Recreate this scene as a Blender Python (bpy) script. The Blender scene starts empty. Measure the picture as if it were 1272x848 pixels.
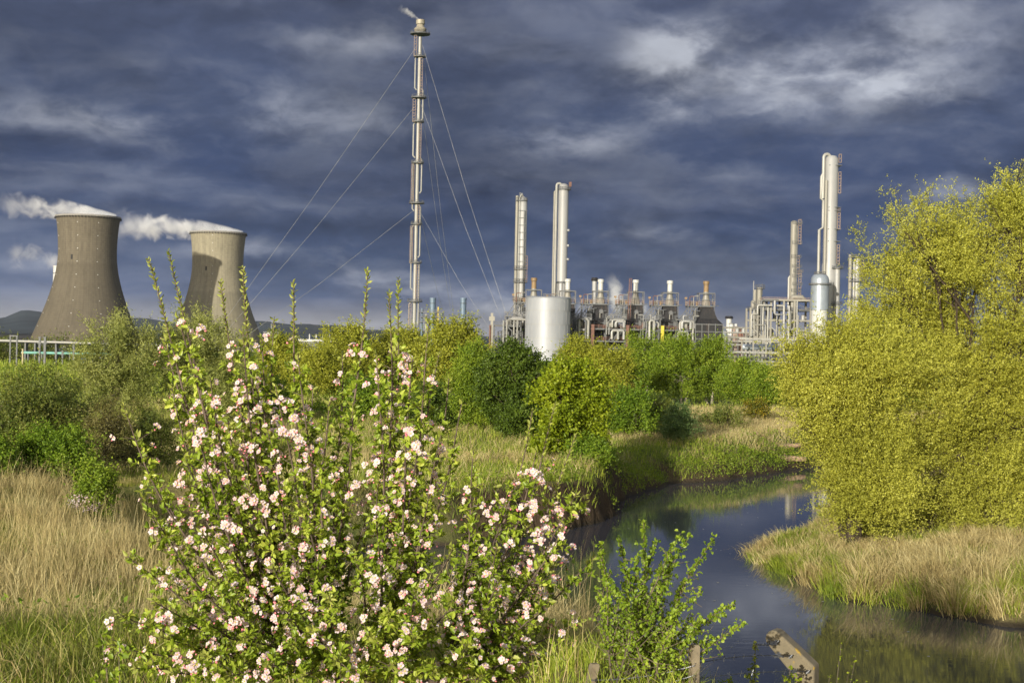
import bpy, math, random
import numpy as np
from mathutils import Vector, Matrix

scene = bpy.context.scene
COL = scene.collection
PI = math.pi
rng = np.random.default_rng(11)
random.seed(5)

# ------------------------------------------------------------------ camera model
EYE = 7.5
F = 1767.0
ROLL = math.radians(1.2)
CR, SR = math.cos(ROLL), math.sin(ROLL)


def W(px, py, d):
    """world point seen at photo pixel (px, py) at depth d"""
    u, v = px - 636.0, py - 424.0
    return Vector((d * (u * CR + v * SR) / F, d, EYE + d * (u * SR - v * CR) / F))


def Wz(px, py, z=0.0):
    """plan point where the ray of a photo pixel meets height z"""
    u, v = px - 636.0, py - 424.0
    d = F * (EYE - z) / (v * CR - u * SR)
    p = W(px, py, d)
    return (p.x, p.y)


cam_d = bpy.data.cameras.new('camera')
cam = bpy.data.objects.new('camera', cam_d)
COL.objects.link(cam)
cam.matrix_world = Matrix.Translation((0, 0, EYE)) @ Matrix.Rotation(PI / 2, 4, 'X') @ Matrix.Rotation(ROLL, 4, 'Z')
cam_d.sensor_width = 36.0
cam_d.lens = 36.0 * F / 1272.0
cam_d.clip_start = 0.1
cam_d.clip_end = 30000
cam_d.dof.use_dof = True
cam_d.dof.focus_distance = 9.0
cam_d.dof.aperture_fstop = 14
scene.camera = cam

# ------------------------------------------------------------------ sun, sky
SUN_AZ = math.radians(23.0)      # left of straight behind the camera
SUN_EL = math.radians(10.5)
to_sun = Vector((-math.sin(SUN_AZ) * math.cos(SUN_EL), -math.cos(SUN_AZ) * math.cos(SUN_EL), math.sin(SUN_EL)))
sun_d = bpy.data.lights.new('sun', 'SUN')
sun_d.energy = 5.0
sun_d.angle = math.radians(0.5)
sun_d.color = (1.0, 0.93, 0.79)
sun = bpy.data.objects.new('sun', sun_d)
COL.objects.link(sun)
sun.location = (-30, -90, 60)
sun.rotation_euler = to_sun.to_track_quat('Z', 'Y').to_euler()

vs = scene.view_settings
scene.display_settings.display_device = 'sRGB'
vs.view_transform = 'Standard'
vs.look = 'None'
vs.exposure = 0.35
vs.gamma = 1.0
vs.use_curve_mapping = False
scene.cycles.volume_bounces = 6
scene.cycles.max_bounces = 8
scene.cycles.transparent_max_bounces = 8
scene.cycles.sample_clamp_indirect = 4.0


class NT:
    """small helper for writing node trees"""
    def __init__(self, tree):
        self.t = tree
        tree.nodes.clear()

    def n(self, kind, **kw):
        nd = self.t.nodes.new(kind)
        for k, v in kw.items():
            setattr(nd, k, v)
        return nd

    def put(self, sock, val):
        if isinstance(val, bpy.types.NodeSocket):
            self.t.links.new(val, sock)
        elif isinstance(val, (tuple, list)) and len(val) == 3 and sock.type == 'RGBA':
            sock.default_value = (*val, 1)
        else:
            sock.default_value = val

    def m(self, op, a, b=None, c=None, clamp=False):
        nd = self.n('ShaderNodeMath', operation=op, use_clamp=clamp)
        self.put(nd.inputs[0], a)
        if b is not None: self.put(nd.inputs[1], b)
        if c is not None: self.put(nd.inputs[2], c)
        return nd.outputs[0]

    def vm(self, op, a, b=None):
        nd = self.n('ShaderNodeVectorMath', operation=op)
        self.put(nd.inputs[0], a)
        if b is not None: self.put(nd.inputs[1], b)
        return nd.outputs[0]

    def noise(self, vec, scale, detail=4, rough=0.55, dist=0.0):
        nd = self.n('ShaderNodeTexNoise')
        self.put(nd.inputs['Vector'], vec)
        nd.inputs['Scale'].default_value = scale
        nd.inputs['Detail'].default_value = detail
        nd.inputs['Roughness'].default_value = rough
        nd.inputs['Distortion'].default_value = dist
        return nd.outputs[0]

    def mr(self, v, a, b, c=0.0, d=1.0, smooth=True):
        nd = self.n('ShaderNodeMapRange', interpolation_type='SMOOTHSTEP' if smooth else 'LINEAR')
        self.put(nd.inputs[0], v)
        for i, x in enumerate((a, b, c, d)): self.put(nd.inputs[i + 1], x)
        return nd.outputs[0]

    def mix(self, f, a, b, blend='MIX'):
        nd = self.n('ShaderNodeMix', data_type='RGBA', blend_type=blend)
        self.put(nd.inputs[0], f)
        self.put(nd.inputs[6], a)
        self.put(nd.inputs[7], b)
        return nd.outputs[2]

    def ramp(self, v, stops, interp='LINEAR'):
        nd = self.n('ShaderNodeValToRGB')
        cr = nd.color_ramp
        cr.interpolation = interp
        while len(cr.elements) < len(stops): cr.elements.new(0.5)
        for e, (p, c) in zip(cr.elements, stops):
            e.position = p
            e.color = (*c, 1)
        self.put(nd.inputs[0], v)
        return nd.outputs[0]


def build_world():
    w = bpy.data.worlds.new('World')
    scene.world = w
    w.use_nodes = True
    k = NT(w.node_tree)
    STR = 0.15
    sky = k.n('ShaderNodeTexSky', sky_type='NISHITA', sun_disc=False)
    sky.sun_elevation = SUN_EL
    sky.sun_rotation = PI + SUN_AZ
    sky.air_density = 1.0
    sky.dust_density = 1.5
    g = k.n('ShaderNodeTexCoord').outputs['Generated']
    sep = k.n('ShaderNodeSeparateXYZ')
    k.put(sep.inputs[0], g)
    x, y, z = sep.outputs
    az = k.m('MULTIPLY', k.m('ARCTAN2', x, y), 57.2958)      # degrees right of north (+Y)
    el = k.m('MULTIPLY', k.m('ARCSINE', z), 57.2958)
    warp = k.noise(k.vm('MULTIPLY', g, (1, 1, 1.6)), 16.0, 4)
    cv = k.n('ShaderNodeCombineXYZ')
    k.put(cv.inputs[0], x); k.put(cv.inputs[1], y)
    # layers crowd together towards the horizon
    k.put(cv.inputs[2], k.m('MULTIPLY', k.m('POWER', k.m('MAXIMUM', z, 0.0), 0.8), 1.75))
    wv = k.n('ShaderNodeCombineXYZ')
    for q in (0, 1, 2): k.put(wv.inputs[q], k.m('MULTIPLY', k.m('SUBTRACT', warp, 0.5), 0.035))
    p = k.vm('ADD', cv.outputs[0], wv.outputs[0])

    def field(off):
        q = k.vm('ADD', p, (0.31, 0.83, off))
        big = k.noise(q, 6.5, 7, 0.52)
        fine = k.noise(k.vm('ADD', q, (4.0, 2.0, 0)), 19.0, 6, 0.55)
        return k.m('ADD', k.m('MULTIPLY', big, 0.72), k.m('MULTIPLY', fine, 0.28))
    n1 = field(0.0)
    relief = k.m('SUBTRACT', n1, field(0.022))          # lit upper flanks, dark undersides
    n2 = k.noise(k.vm('ADD', p, (3.1, 1.7, 0.4)), 21.0, 7, 0.58)
    n3 = k.noise(k.vm('ADD', k.vm('MULTIPLY', p, (0.6, 0.6, 2.1)), (7.3, 4.4, 2.2)), 8.0, 5, 0.5)
    # base tone of the storm layer by elevation
    base = k.ramp(k.m('DIVIDE', el, 30.0), [
        (0.0, (0.19, 0.165, 0.175)), (0.026, (0.150, 0.140, 0.165)), (0.055, (0.048, 0.070, 0.142)), (0.10, (0.037, 0.057, 0.120)),
        (0.20, (0.033, 0.048, 0.104)), (0.30, (0.047, 0.060, 0.112)), (0.44, (0.068, 0.078, 0.132)),
        (0.8, (0.13, 0.14, 0.19)), (1.0, (0.2, 0.21, 0.27))])
    # lit patches at their places in the sky: (az, el, waz, wel, gain)
    blobs = [(10.0, 10.4, 5.2, 1.9, 0.62), (6.6, 11.6, 2.4, 1.6, 0.34), (14.0, 9.9, 4.0, 1.5, 0.40), (-17.5, 8.0, 5.5, 1.0, 0.30), (-8.0, 8.8, 4.5, 1.3, 0.27),
             (2.0, 8.0, 3.0, 0.8, 0.30), (16.5, 6.0, 2.4, 0.9, 0.38), (-6.5, 12.0, 3.0, 1.4, 0.28), (-16, 13.0, 6.0, 1.2, 0.18), (17, 12.6, 4, 1.5, 0.25),
             (-4.0, 2.2, 4.0, 0.7, 0.40), (-18.5, 2.6, 2.5, 0.5, 0.22), (-9.5, 3.4, 4.0, 0.6, 0.32), (6.0, 4.4, 4.0, 0.5, 0.22), (-1.0, 1.4, 3.0, 0.5, 0.35)]
    tot = None
    for a, e, wa, we, gain in blobs:
        da = k.m('DIVIDE', k.m('SUBTRACT', az, a), wa)
        de = k.m('DIVIDE', k.m('SUBTRACT', el, e), we)
        q = k.m('ADD', k.m('MULTIPLY', da, da), k.m('MULTIPLY', de, de))
        gs = k.m('MULTIPLY', k.m('EXPONENT', k.m('MULTIPLY', q, -1.0)), gain)
        tot = gs if tot is None else k.m('ADD', tot, gs)
    roll = k.mr(n1, 0.42, 0.60)
    torn = k.mr(n2, 0.30, 0.70)
    streak = k.mr(n3, 0.50, 0.74)
    body = k.m('MULTIPLY', roll, k.m('MULTIPLY_ADD', torn, 0.45, 0.55))
    rl = k.m('MULTIPLY', k.m('MAXIMUM', relief, 0.0), 1.7)
    patch = k.mr(k.m('MULTIPLY', tot, k.m('MULTIPLY_ADD', k.m('ADD', k.m('MULTIPLY', roll, 0.7), k.m('MULTIPLY', torn, 0.30)), 1.45, 0.45)), 0.10, 0.95)
    lit = k.m('ADD', patch, k.m('MULTIPLY', body, 0.13))
    lit = k.m('ADD', lit, k.m('MULTIPLY', rl, k.m('ADD', tot, 0.35)))
    lit = k.m('ADD', lit, k.m('MULTIPLY', streak, 0.14), clamp=True)
    colr = k.mix(lit, base, (0.40, 0.38, 0.42))
    # darker bellies
    dark = k.m('MULTIPLY_ADD', k.m('ADD', k.mr(k.noise(k.vm('ADD', p, (9.0, 2.0, 5.0)), 5.0, 5), 0.35, 0.65), k.m('MULTIPLY', k.m('MINIMUM', relief, 0.0), 5.0)), 0.40, 0.74)
    dm = k.n('ShaderNodeVectorMath', operation='SCALE')
    k.put(dm.inputs[0], k.vm('MULTIPLY', colr, (0.95, 1.06, 1.10))); k.put(dm.inputs[3], dark)
    sc = k.n('ShaderNodeVectorMath', operation='SCALE')
    k.put(sc.inputs[0], dm.outputs[0]); k.put(sc.inputs[3], 1.0 / STR)
    # the storm covers the sky ahead; it breaks up towards the sun behind
    cover = k.mr(k.m('ADD', y, k.m('MULTIPLY', k.m('SUBTRACT', n1, 0.5), 1.2)), -0.55, 0.05)
    # bright broken cloud added behind the camera to raise the ambient light
    west = k.n('ShaderNodeVectorMath', operation='SCALE')
    k.put(west.inputs[0], (1.0, 0.95, 0.86)); west.inputs[3].default_value = 0.85 / STR
    wcl = k.mix(k.m('MULTIPLY', k.mr(n1, 0.36, 0.60), 0.8), sky.outputs[0], west.outputs[0])
    col = k.mix(cover, wcl, sc.outputs[0])
    bg = k.n('ShaderNodeBackground')
    k.put(bg.inputs[0], col)
    bg.inputs[1].default_value = STR
    out = k.n('ShaderNodeOutputWorld')
    k.t.links.new(bg.outputs[0], out.inputs[0])
    w.cycles.sampling_method = 'AUTOMATIC'


build_world()

# ------------------------------------------------------------------ materials
MATS = {}


def new_mat(name):
    m = bpy.data.materials.new(name)
    m.use_nodes = True
    k = NT(m.node_tree)
    out = k.n('ShaderNodeOutputMaterial')
    return m, k, out


def surf(name, col, rough=0.6, metal=0.0, var=0.25, scale=0.4, dirt=None, dirt_amt=0.4, bump=0.0, spec=0.4):
    """painted or bare surface: tone variation, streaky dirt, fine bump"""
    if name in MATS: return MATS[name]
    m, k, out = new_mat(name)
    oc = k.n('ShaderNodeTexCoord').outputs['Object']
    n = k.noise(oc, scale, 6, 0.6)
    c = k.mix(k.mr(n, 0.3, 0.7), tuple(v * (1 - var) for v in col), tuple(min(1, v * (1 + var)) for v in col))
    if dirt:
        s = k.noise(k.vm('MULTIPLY', oc, (1.0, 1.0, 0.12)), scale * 4, 5, 0.65)
        c = k.mix(k.m('MULTIPLY', k.mr(s, 0.5, 0.75), dirt_amt), c, dirt)
    b = k.n('ShaderNodeBsdfPrincipled')
    k.put(b.inputs['Base Color'], c)
    k.put(b.inputs['Roughness'], k.mr(n, 0.2, 0.8, rough * 0.8, min(1, rough * 1.2)))
    b.inputs['Metallic'].default_value = metal
    b.inputs['Specular IOR Level'].default_value = spec
    if bump:
        bp = k.n('ShaderNodeBump')
        bp.inputs['Strength'].default_value = bump
        k.put(bp.inputs['Height'], k.noise(oc, scale * 12, 5))
        k.put(b.inputs['Normal'], bp.outputs[0])
    k.t.links.new(b.outputs[0], out.inputs[0])
    MATS[name] = m
    return m


def leafy(name, c1, c2, c3=None, trans=0.35, rough=0.5, scale=0.5, gloss=0.25):
    """foliage: every leaf its own tone, slow drift of tone through the crown"""
    if name in MATS: return MATS[name]
    m, k, out = new_mat(name)
    r = k.n('ShaderNodeNewGeometry').outputs['Random Per Island']
    oc = k.n('ShaderNodeTexCoord').outputs['Object']
    n = k.mr(k.noise(oc, scale, 3), 0.3, 0.7)
    f = k.m('ADD', k.m('MULTIPLY', r, 0.6), k.m('MULTIPLY', n, 0.4))
    stops = [(0.1, c1), (0.9, c2)] if c3 is None else [(0.08, c1), (0.55, c2), (0.92, c3)]
    c = k.ramp(f, stops)
    b = k.n('ShaderNodeBsdfPrincipled')
    k.put(b.inputs['Base Color'], c)
    b.inputs['Roughness'].default_value = rough
    b.inputs['Specular IOR Level'].default_value = gloss
    t = k.n('ShaderNodeBsdfTranslucent')
    k.put(t.inputs[0], k.mix(0.5, c, k.vm('MULTIPLY', c, (1.5, 1.35, 0.4))))
    mx = k.n('ShaderNodeMixShader')
    mx.inputs[0].default_value = trans
    k.t.links.new(b.outputs[0], mx.inputs[1])
    k.t.links.new(t.outputs[0], mx.inputs[2])
    k.t.links.new(mx.outputs[0], out.inputs[0])
    MATS[name] = m
    return m


def bark(name, c, scale=6):
    return surf(name, c, 0.9, 0, 0.45, scale, tuple(v * 0.4 for v in c), 0.6, bump=0.4, spec=0.15)


# ------------------------------------------------------------------ mesh building
def basis(d):
    d = Vector(d).normalized()
    a = Vector((0, 0, 1)) if abs(d.z) < 0.95 else Vector((1, 0, 0))
    u = d.cross(a).normalized()
    return d, u, d.cross(u).normalized()


class MB:
    def __init__(self):
        self.v = []; self.f = []; self.mi = []; self.cur = 0

    def add(self, vs, fs):
        b = len(self.v)
        self.v.extend([tuple(p) for p in vs])
        for f in fs:
            self.f.append([i + b for i in f]); self.mi.append(self.cur)

    def box(self, c, s, rz=0.0):
        cx, cy, cz = c
        hx, hy, hz = s[0] / 2, s[1] / 2, s[2] / 2
        co, si = math.cos(rz), math.sin(rz)
        pts = []
        for z in (-hz, hz):
            for x, y in ((-hx, -hy), (hx, -hy), (hx, hy), (-hx, hy)):
                pts.append((cx + x * co - y * si, cy + x * si + y * co, cz + z))
        self.add(pts, [(3, 2, 1, 0), (4, 5, 6, 7), (0, 1, 5, 4), (1, 2, 6, 5), (2, 3, 7, 6), (3, 0, 4, 7)])

    def beam(self, p, q, w, h=None):
        h = h or w
        p, q = Vector(p), Vector(q)
        d, u, v = basis(q - p)
        pts = []
        for o in (p, q):
            for a, b in ((-1, -1), (1, -1), (1, 1), (-1, 1)):
                pts.append(o + u * (a * w / 2) + v * (b * h / 2))
        self.add(pts, [(0, 1, 2, 3), (7, 6, 5, 4), (0, 4, 5, 1), (1, 5, 6, 2), (2, 6, 7, 3), (3, 7, 4, 0)])

    def tube(self, pts, rad, n=8, cap=True):
        pts = [Vector(p) for p in pts]
        if not hasattr(rad, '__len__'): rad = [rad] * len(pts)
        vs, fs = [], []
        u0 = None
        for i, p in enumerate(pts):
            d = (pts[min(i + 1, len(pts) - 1)] - pts[max(i - 1, 0)])
            if d.length < 1e-9: d = Vector((0, 0, 1))
            d.normalize()
            if u0 is None:
                _, u, v = basis(d)
            else:
                u = (u0 - d * u0.dot(d))
                u = u.normalized() if u.length > 1e-6 else basis(d)[1]
                v = d.cross(u)
            u0 = u
            for j in range(n):
                a = 2 * PI * j / n
                vs.append(p + (u * math.cos(a) + v * math.sin(a)) * rad[i])
        for i in range(len(pts) - 1):
            for j in range(n):
                a, b = i * n + j, i * n + (j + 1) % n
                fs.append((a, b, b + n, a + n))
        if cap:
            fs.append(tuple(range(n))[::-1])
            fs.append(tuple(range((len(pts) - 1) * n, len(pts) * n)))
        self.add(vs, fs)

    def lathe(self, prof, c=(0, 0, 0), n=32, cap=True):
        vs, fs = [], []
        for r, z in prof:
            for j in range(n):
                a = 2 * PI * j / n
                vs.append((c[0] + r * math.cos(a), c[1] + r * math.sin(a), c[2] + z))
        for i in range(len(prof) - 1):
            for j in range(n):
                a, b = i * n + j, i * n + (j + 1) % n
                fs.append((a, b, b + n, a + n))
        if cap:
            fs.append(tuple(range(n))[::-1])
            fs.append(tuple(range((len(prof) - 1) * n, len(prof) * n)))
        self.add(vs, fs)

    def ring(self, c, r, t, n=20):
        """horizontal torus-like rail"""
        pts = [(c[0] + r * math.cos(2 * PI * i / n), c[1] + r * math.sin(2 * PI * i / n), c[2]) for i in range(n + 1)]
        self.tube(pts, t, 4, False)

    def prism(self, poly, axis_o, ex, ez, ey, t):
        """polygon in the plane (ex, ez), thickness t along ey"""
        o = Vector(axis_o); ex, ez, ey = Vector(ex), Vector(ez), Vector(ey)
        n = len(poly)
        vs = [o + ex * a + ez * b - ey * (t / 2) for a, b in poly] + [o + ex * a + ez * b + ey * (t / 2) for a, b in poly]
        fs = [tuple(range(n))[::-1], tuple(range(n, 2 * n))]
        for i in range(n):
            j = (i + 1) % n
            fs.append((i, j, n + j, n + i))
        self.add(vs, fs)

    def build(self, name, mats, parent=None, smooth=None, loc=None):
        me = bpy.data.meshes.new(name)
        me.from_pydata(self.v, [], self.f)
        mats = mats if isinstance(mats, (list, tuple)) else [mats]
        for m in mats: me.materials.append(m)
        if len(mats) > 1: me.polygons.foreach_set('material_index', self.mi)
        if smooth is not None:
            me.polygons.foreach_set('use_smooth', [True] * len(me.polygons))
            me.update()
            me.set_sharp_from_angle(angle=math.radians(smooth))
        me.update()
        return link(name, me, parent, loc)


def link(name, me, parent=None, loc=None):
    o = bpy.data.objects.new(name, me)
    COL.objects.link(o)
    if parent is not None: o.parent = parent
    if loc is not None: o.location = loc
    return o


def np_mesh(name, verts, loops, nper, mats, parent=None, mi=None, smooth=False):
    """fast mesh: every face has nper corners"""
    me = bpy.data.meshes.new(name)
    verts = np.asarray(verts, np.float32).reshape(-1, 3)
    loops = np.asarray(loops, np.int32).reshape(-1)
    nf = len(loops) // nper
    me.vertices.add(len(verts)); me.vertices.foreach_set('co', verts.ravel())
    me.loops.add(len(loops)); me.loops.foreach_set('vertex_index', loops)
    me.polygons.add(nf)
    me.polygons.foreach_set('loop_start', np.arange(nf, dtype=np.int32) * nper)
    if smooth: me.polygons.foreach_set('use_smooth', np.ones(nf, bool))
    mats = mats if isinstance(mats, (list, tuple)) else [mats]
    for m in mats: me.materials.append(m)
    if mi is not None: me.polygons.foreach_set('material_index', np.asarray(mi, np.int32))
    me.update(calc_edges=True)
    return link(name, me, parent)


def thing(name, label, cat, loc=(0, 0, 0), group=None, rz=0.0):
    o = bpy.data.objects.new(name, None)
    COL.objects.link(o)
    o.location = loc
    o.rotation_euler = (0, 0, rz)
    o.empty_display_size = 0.5
    return tag(o, label, cat, group)


def tag(o, label=None, cat=None, group=None, kind=None):
    if label: o['label'] = label
    if cat: o['category'] = cat
    if group: o['group'] = group
    if kind: o['kind'] = kind
    return o


def copy_tree(o, parent=None):
    c = o.copy()
    COL.objects.link(c)
    c.parent = parent
    for ch in list(o.children): copy_tree(ch, c)
    return c


def unit(n, r=rng):
    v = r.normal(size=(n, 3))
    return v / np.linalg.norm(v, axis=1, keepdims=True)


def nrm(v): return v / np.maximum(np.linalg.norm(v, axis=-1, keepdims=True), 1e-9)


def sn(p, s=1.0, o=0.0):
    """cheap smooth pseudo noise, about -1..1"""
    x, y = p[..., 0] * s + o, p[..., 1] * s - o * 0.7
    z = p[..., 2] * s + o * 1.3 if p.shape[-1] > 2 else np.zeros_like(x)
    return (np.sin(x * 1.7 + np.sin(y * 1.3 + z) * 1.4) + np.sin(y * 2.1 + np.sin(z * 1.7 + x * .9) * 1.3) + np.sin(z * 1.9 + np.sin(x * 1.1 - y * .8) * 1.5)) / 3


# ------------------------------------------------------------------ the river and the ground
far_bank = [(200, 150), (60, 112), (30, 99)] + [Wz(*p) for p in [(1000, 579), (970, 585), (935, 591), (901, 596), (862, 599), (829, 601), (800, 609), (775, 619), (764, 631), (761, 641), (735, 648), (703, 657), (655, 663), (612, 670), (560, 676), (510, 676)]]
near_bank = [(-7.6, 49), (-7.2, 45.5), (-4.8, 41), (-1.5, 36), (2, 31), (6.5, 26.5), (12, 22.5), (22, 18), (60, 6), (200, -30)]
right_bank = [(200, 10), (60, 28), (24, 36.5)] + [Wz(*p) for p in [(1272, 779), (1225, 773), (1180, 767), (1120, 756), (1092, 745), (1070, 750), (1040, 741), (1000, 727), (965, 711), (945, 697), (934, 685), (972, 678), (1000, 664), (1024, 640), (1060, 612)]] + [(32, 82), (60, 96), (200, 125)]
RIVER = np.array(far_bank + near_bank + right_bank)
PENIN = np.array(right_bank)


def seg_dist(P, poly):
    A = poly; B = np.roll(poly, -1, 0)
    best = np.full(len(P), 1e9)
    for a, b in zip(A, B):
        ab = b - a
        t = np.clip(((P - a) @ ab) / (ab @ ab), 0, 1)
        q = P - (a + t[:, None] * ab)
        best = np.minimum(best, np.einsum('ij,ij->i', q, q))
    return np.sqrt(best)


def inside(P, poly):
    r = np.zeros(len(P), bool)
    A = poly; B = np.roll(poly, -1, 0)
    for a, b in zip(A, B):
        c = (a[1] > P[:, 1]) != (b[1] > P[:, 1])
        with np.errstate(divide='ignore', invalid='ignore'):
            xi = (b[0] - a[0]) * (P[:, 1] - a[1]) / (b[1] - a[1]) + a[0]
        r ^= c & (P[:, 0] < xi)
    return r


def sst(a, b, x):
    t = np.clip((x - a) / (b - a), 0, 1)
    return t * t * (3 - 2 * t)


def shore(P):
    """signed distance to the water's edge, land positive"""
    P = np.atleast_2d(np.asarray(P, float))
    far = np.linalg.norm(P - np.array([12, 60]), axis=1) > 260
    d = np.full(len(P), 200.0)
    q = P[~far]
    wob = 0.25 * sn(q, 0.9, 2.0) + 0.12 * sn(q, 2.7, 5.0)
    d[~far] = seg_dist(q, RIVER) * np.where(inside(q, RIVER), -1, 1) + wob
    return d


def heights(P, d=None):
    P = np.atleast_2d(np.asarray(P, float))
    if d is None: d = shore(P)
    x, y = P[:, 0], P[:, 1]
    h = np.interp(y, [-60, 5, 8, 10.5, 12.5, 14.5, 20, 30, 45, 60, 80, 110, 160, 300, 520, 900], [5.4, 5.3, 5.2, 5.0, 4.8, 4.25, 3.2, 2.6, 2.4, 1.75, 1.6, 2.0, 1.9, 1.6, 1.6, -4.5])
    h = h + 0.62 * sst(-0.1, 0.35, x) * sst(2.5, 5.5, y) * sst(10.5, 7.5, y)
    h = h - 1.7 * sst(0.85, 1.7, x) * sst(3, 6.5, y) * sst(24, 14, y)
    h = h + 0.13 * sn(P, 0.33) + 0.06 * sn(P, 1.1, 3)
    pen = inside(P, PENIN)
    h = np.where(pen, 0.45 + 0.5 * sst(2, 9, d) + 0.08 * sn(P, 0.8), h)
    nearside = (y < np.interp(x, [-8, -4.8, -1.5, 2, 6.5, 12, 22, 60, 200], [50, 43, 38, 33, 28.5, 24.5, 20, 8, -28])) & ~pen
    w = np.where(pen, 1.6, np.where(nearside, 9.0, np.where((x < 5.5) & (y < 70), 0.75, 3.2)))
    t = np.clip(d / w, 0, 1)
    t = np.where(nearside, t * t * (3 - 2 * t), 1 - (1 - t) ** 2)
    z = np.where(d > 0, 0.02 + (h - 0.02) * t, np.maximum(-1.6, d * 0.55))
    # rolling far hills keep out of the ground sheet; it stays flat
    return z


def ground(x, y): return float(heights([[x, y]])[0])


def build_ground():
    ang = np.concatenate([np.linspace(-42, 42, 330), np.linspace(42, 318, 70)[1:-1]])
    ang = np.radians(ang)
    rr = np.concatenate([np.arange(0.4, 22, 0.4), np.arange(22, 112, 0.45), np.geomspace(112, 14000, 95)])
    A, Rr = np.meshgrid(ang, rr)
    P = np.stack([(np.sin(A) * Rr).ravel(), (np.cos(A) * Rr).ravel()], 1)
    z = heights(P)
    V = np.column_stack([P, z])
    na, nr = len(ang), len(rr)
    i = np.arange(nr - 1)[:, None] * na + np.arange(na)[None, :]
    j = np.arange(nr - 1)[:, None] * na + (np.arange(na)[None, :] + 1) % na
    L = np.stack([i, j, j + na, i + na], -1).reshape(-1, 4)[:, ::-1]
    V = np.vstack([V, [0, 0, ground(0, 0.1)]])
    m, k, out = new_mat('turf_and_soil')
    oc = k.n('ShaderNodeTexCoord').outputs['Object']
    geo = k.n('ShaderNodeNewGeometry')
    sep = k.n('ShaderNodeSeparateXYZ'); k.put(sep.inputs[0], geo.outputs['Normal'])
    sp = k.n('ShaderNodeSeparateXYZ'); k.put(sp.inputs[0], geo.outputs['Position'])
    n1 = k.noise(oc, 0.11, 5); n2 = k.noise(oc, 0.9, 6, 0.65); n3 = k.noise(oc, 7.0, 5, 0.7)
    green = k.mix(k.mr(n2, 0.3, 0.7), (0.052, 0.085, 0.016), (0.12, 0.16, 0.03))
    straw = k.mix(n3, (0.17, 0.125, 0.06), (0.30, 0.235, 0.12))
    f = k.m('MULTIPLY', k.mr(k.m('ADD', k.m('MULTIPLY', n1, 0.7), k.m('MULTIPLY', n2, 0.3)), 0.44, 0.56), 0.75)
    f = k.m('MULTIPLY', f, k.mr(sp.outputs[1], 220, 120, 0.35, 1.0))
    c = k.mix(f, green, straw)
    c = k.mix(k.m('MULTIPLY', k.mr(sp.outputs[1], 140, 170), k.mr(n1, 0.35, 0.5)), c, (0.11, 0.19, 0.028))
    soil = k.mix(n3, (0.045, 0.032, 0.02), (0.12, 0.085, 0.05))
    c = k.mix(k.m('MULTIPLY', k.mr(sep.outputs[2], 0.93, 0.75), k.mr(sp.outputs[1], 50, 54)), c, soil)
    c = k.mix(k.mr(sp.outputs[2], 0.22, 0.05), c, (0.05, 0.04, 0.026))
    b = k.n('ShaderNodeBsdfPrincipled')
    k.put(b.inputs['Base Color'], c)
    b.inputs['Roughness'].default_value = 0.95
    b.inputs['Specular IOR Level'].default_value = 0.1
    bp = k.n('ShaderNodeBump'); bp.inputs['Strength'].default_value = 0.8; bp.inputs['Distance'].default_value = 0.15
    k.put(bp.inputs['Height'], k.m('ADD', n3, k.m('MULTIPLY', n2, 1.5)))
    k.put(b.inputs['Normal'], bp.outputs[0])
    k.t.links.new(b.outputs[0], out.inputs[0])
    o = np_mesh('ground', V, L, 4, m, smooth=True)
    tag(o, kind='structure')


build_ground()


def build_water():
    m, k, out = new_mat('river_water')
    oc = k.n('ShaderNodeTexCoord').outputs['Object']
    b = k.n('ShaderNodeBsdfPrincipled')
    n = k.noise(oc, 0.25, 3)
    k.put(b.inputs['Base Color'], k.mix(k.mr(n, 0.35, 0.65), (0.040, 0.043, 0.055), (0.055, 0.056, 0.068)))
    b.inputs['Roughness'].default_value = 0.015
    b.inputs['IOR'].default_value = 1.36
    b.inputs['Specular IOR Level'].default_value = 0.6
    w1 = k.noise(k.vm('MULTIPLY', oc, (1.0, 2.6, 1.0)), 1.6, 3, 0.5)
    w2 = k.noise(k.vm('MULTIPLY', oc, (1.0, 2.2, 1.0)), 7.0, 3, 0.55)
    calm = k.mr(k.noise(oc, 0.16, 2), 0.40, 0.62, 0.35, 1.0)
    h = k.m('MULTIPLY', k.m('ADD', k.m('MULTIPLY', w1, 0.006), k.m('MULTIPLY', w2, 0.0016)), calm)
    bp = k.n('ShaderNodeBump'); bp.inputs['Strength'].default_value = 0.28; bp.inputs['Distance'].default_value = 1.0
    k.put(bp.inputs['Height'], h)
    k.put(b.inputs['Normal'], bp.outputs[0])
    k.t.links.new(b.outputs[0], out.inputs[0])
    mb = MB()
    mb.add([(-12, -50, 0), (210, -50, 0), (210, 170, 0), (-12, 170, 0)], [(0, 1, 2, 3)])
    tag(mb.build('river', m), kind='structure')


build_water()


def build_flecks():
    r = np.random.default_rng(8)
    P = np.column_stack([r.uniform(-6, 24, 2600), r.uniform(26, 92, 2600)])
    P = P[(shore(P) < -0.4)]
    w = r.random(len(P)) < 0.11
    P = P[w]
    n = len(P)
    a = r.random((n, 1)) * 6.28 + np.arange(5) * 1.2566
    rad = r.uniform(0.012, 0.05, (n, 1)) * r.uniform(0.7, 1.2, (n, 5))
    V = np.stack([P[:, :1] + np.cos(a) * rad, P[:, 1:] + np.sin(a) * rad, np.full((n, 5), 0.006)], -1).reshape(-1, 3)
    o = np_mesh('floating_petals', V, np.arange(n * 5).reshape(n, 5), 5, surf('floating_scum', (0.42, 0.40, 0.32), 0.8))
    tag(o, kind='stuff', label='pale flecks floating on the dark river', cat='flecks')


build_flecks()


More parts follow.
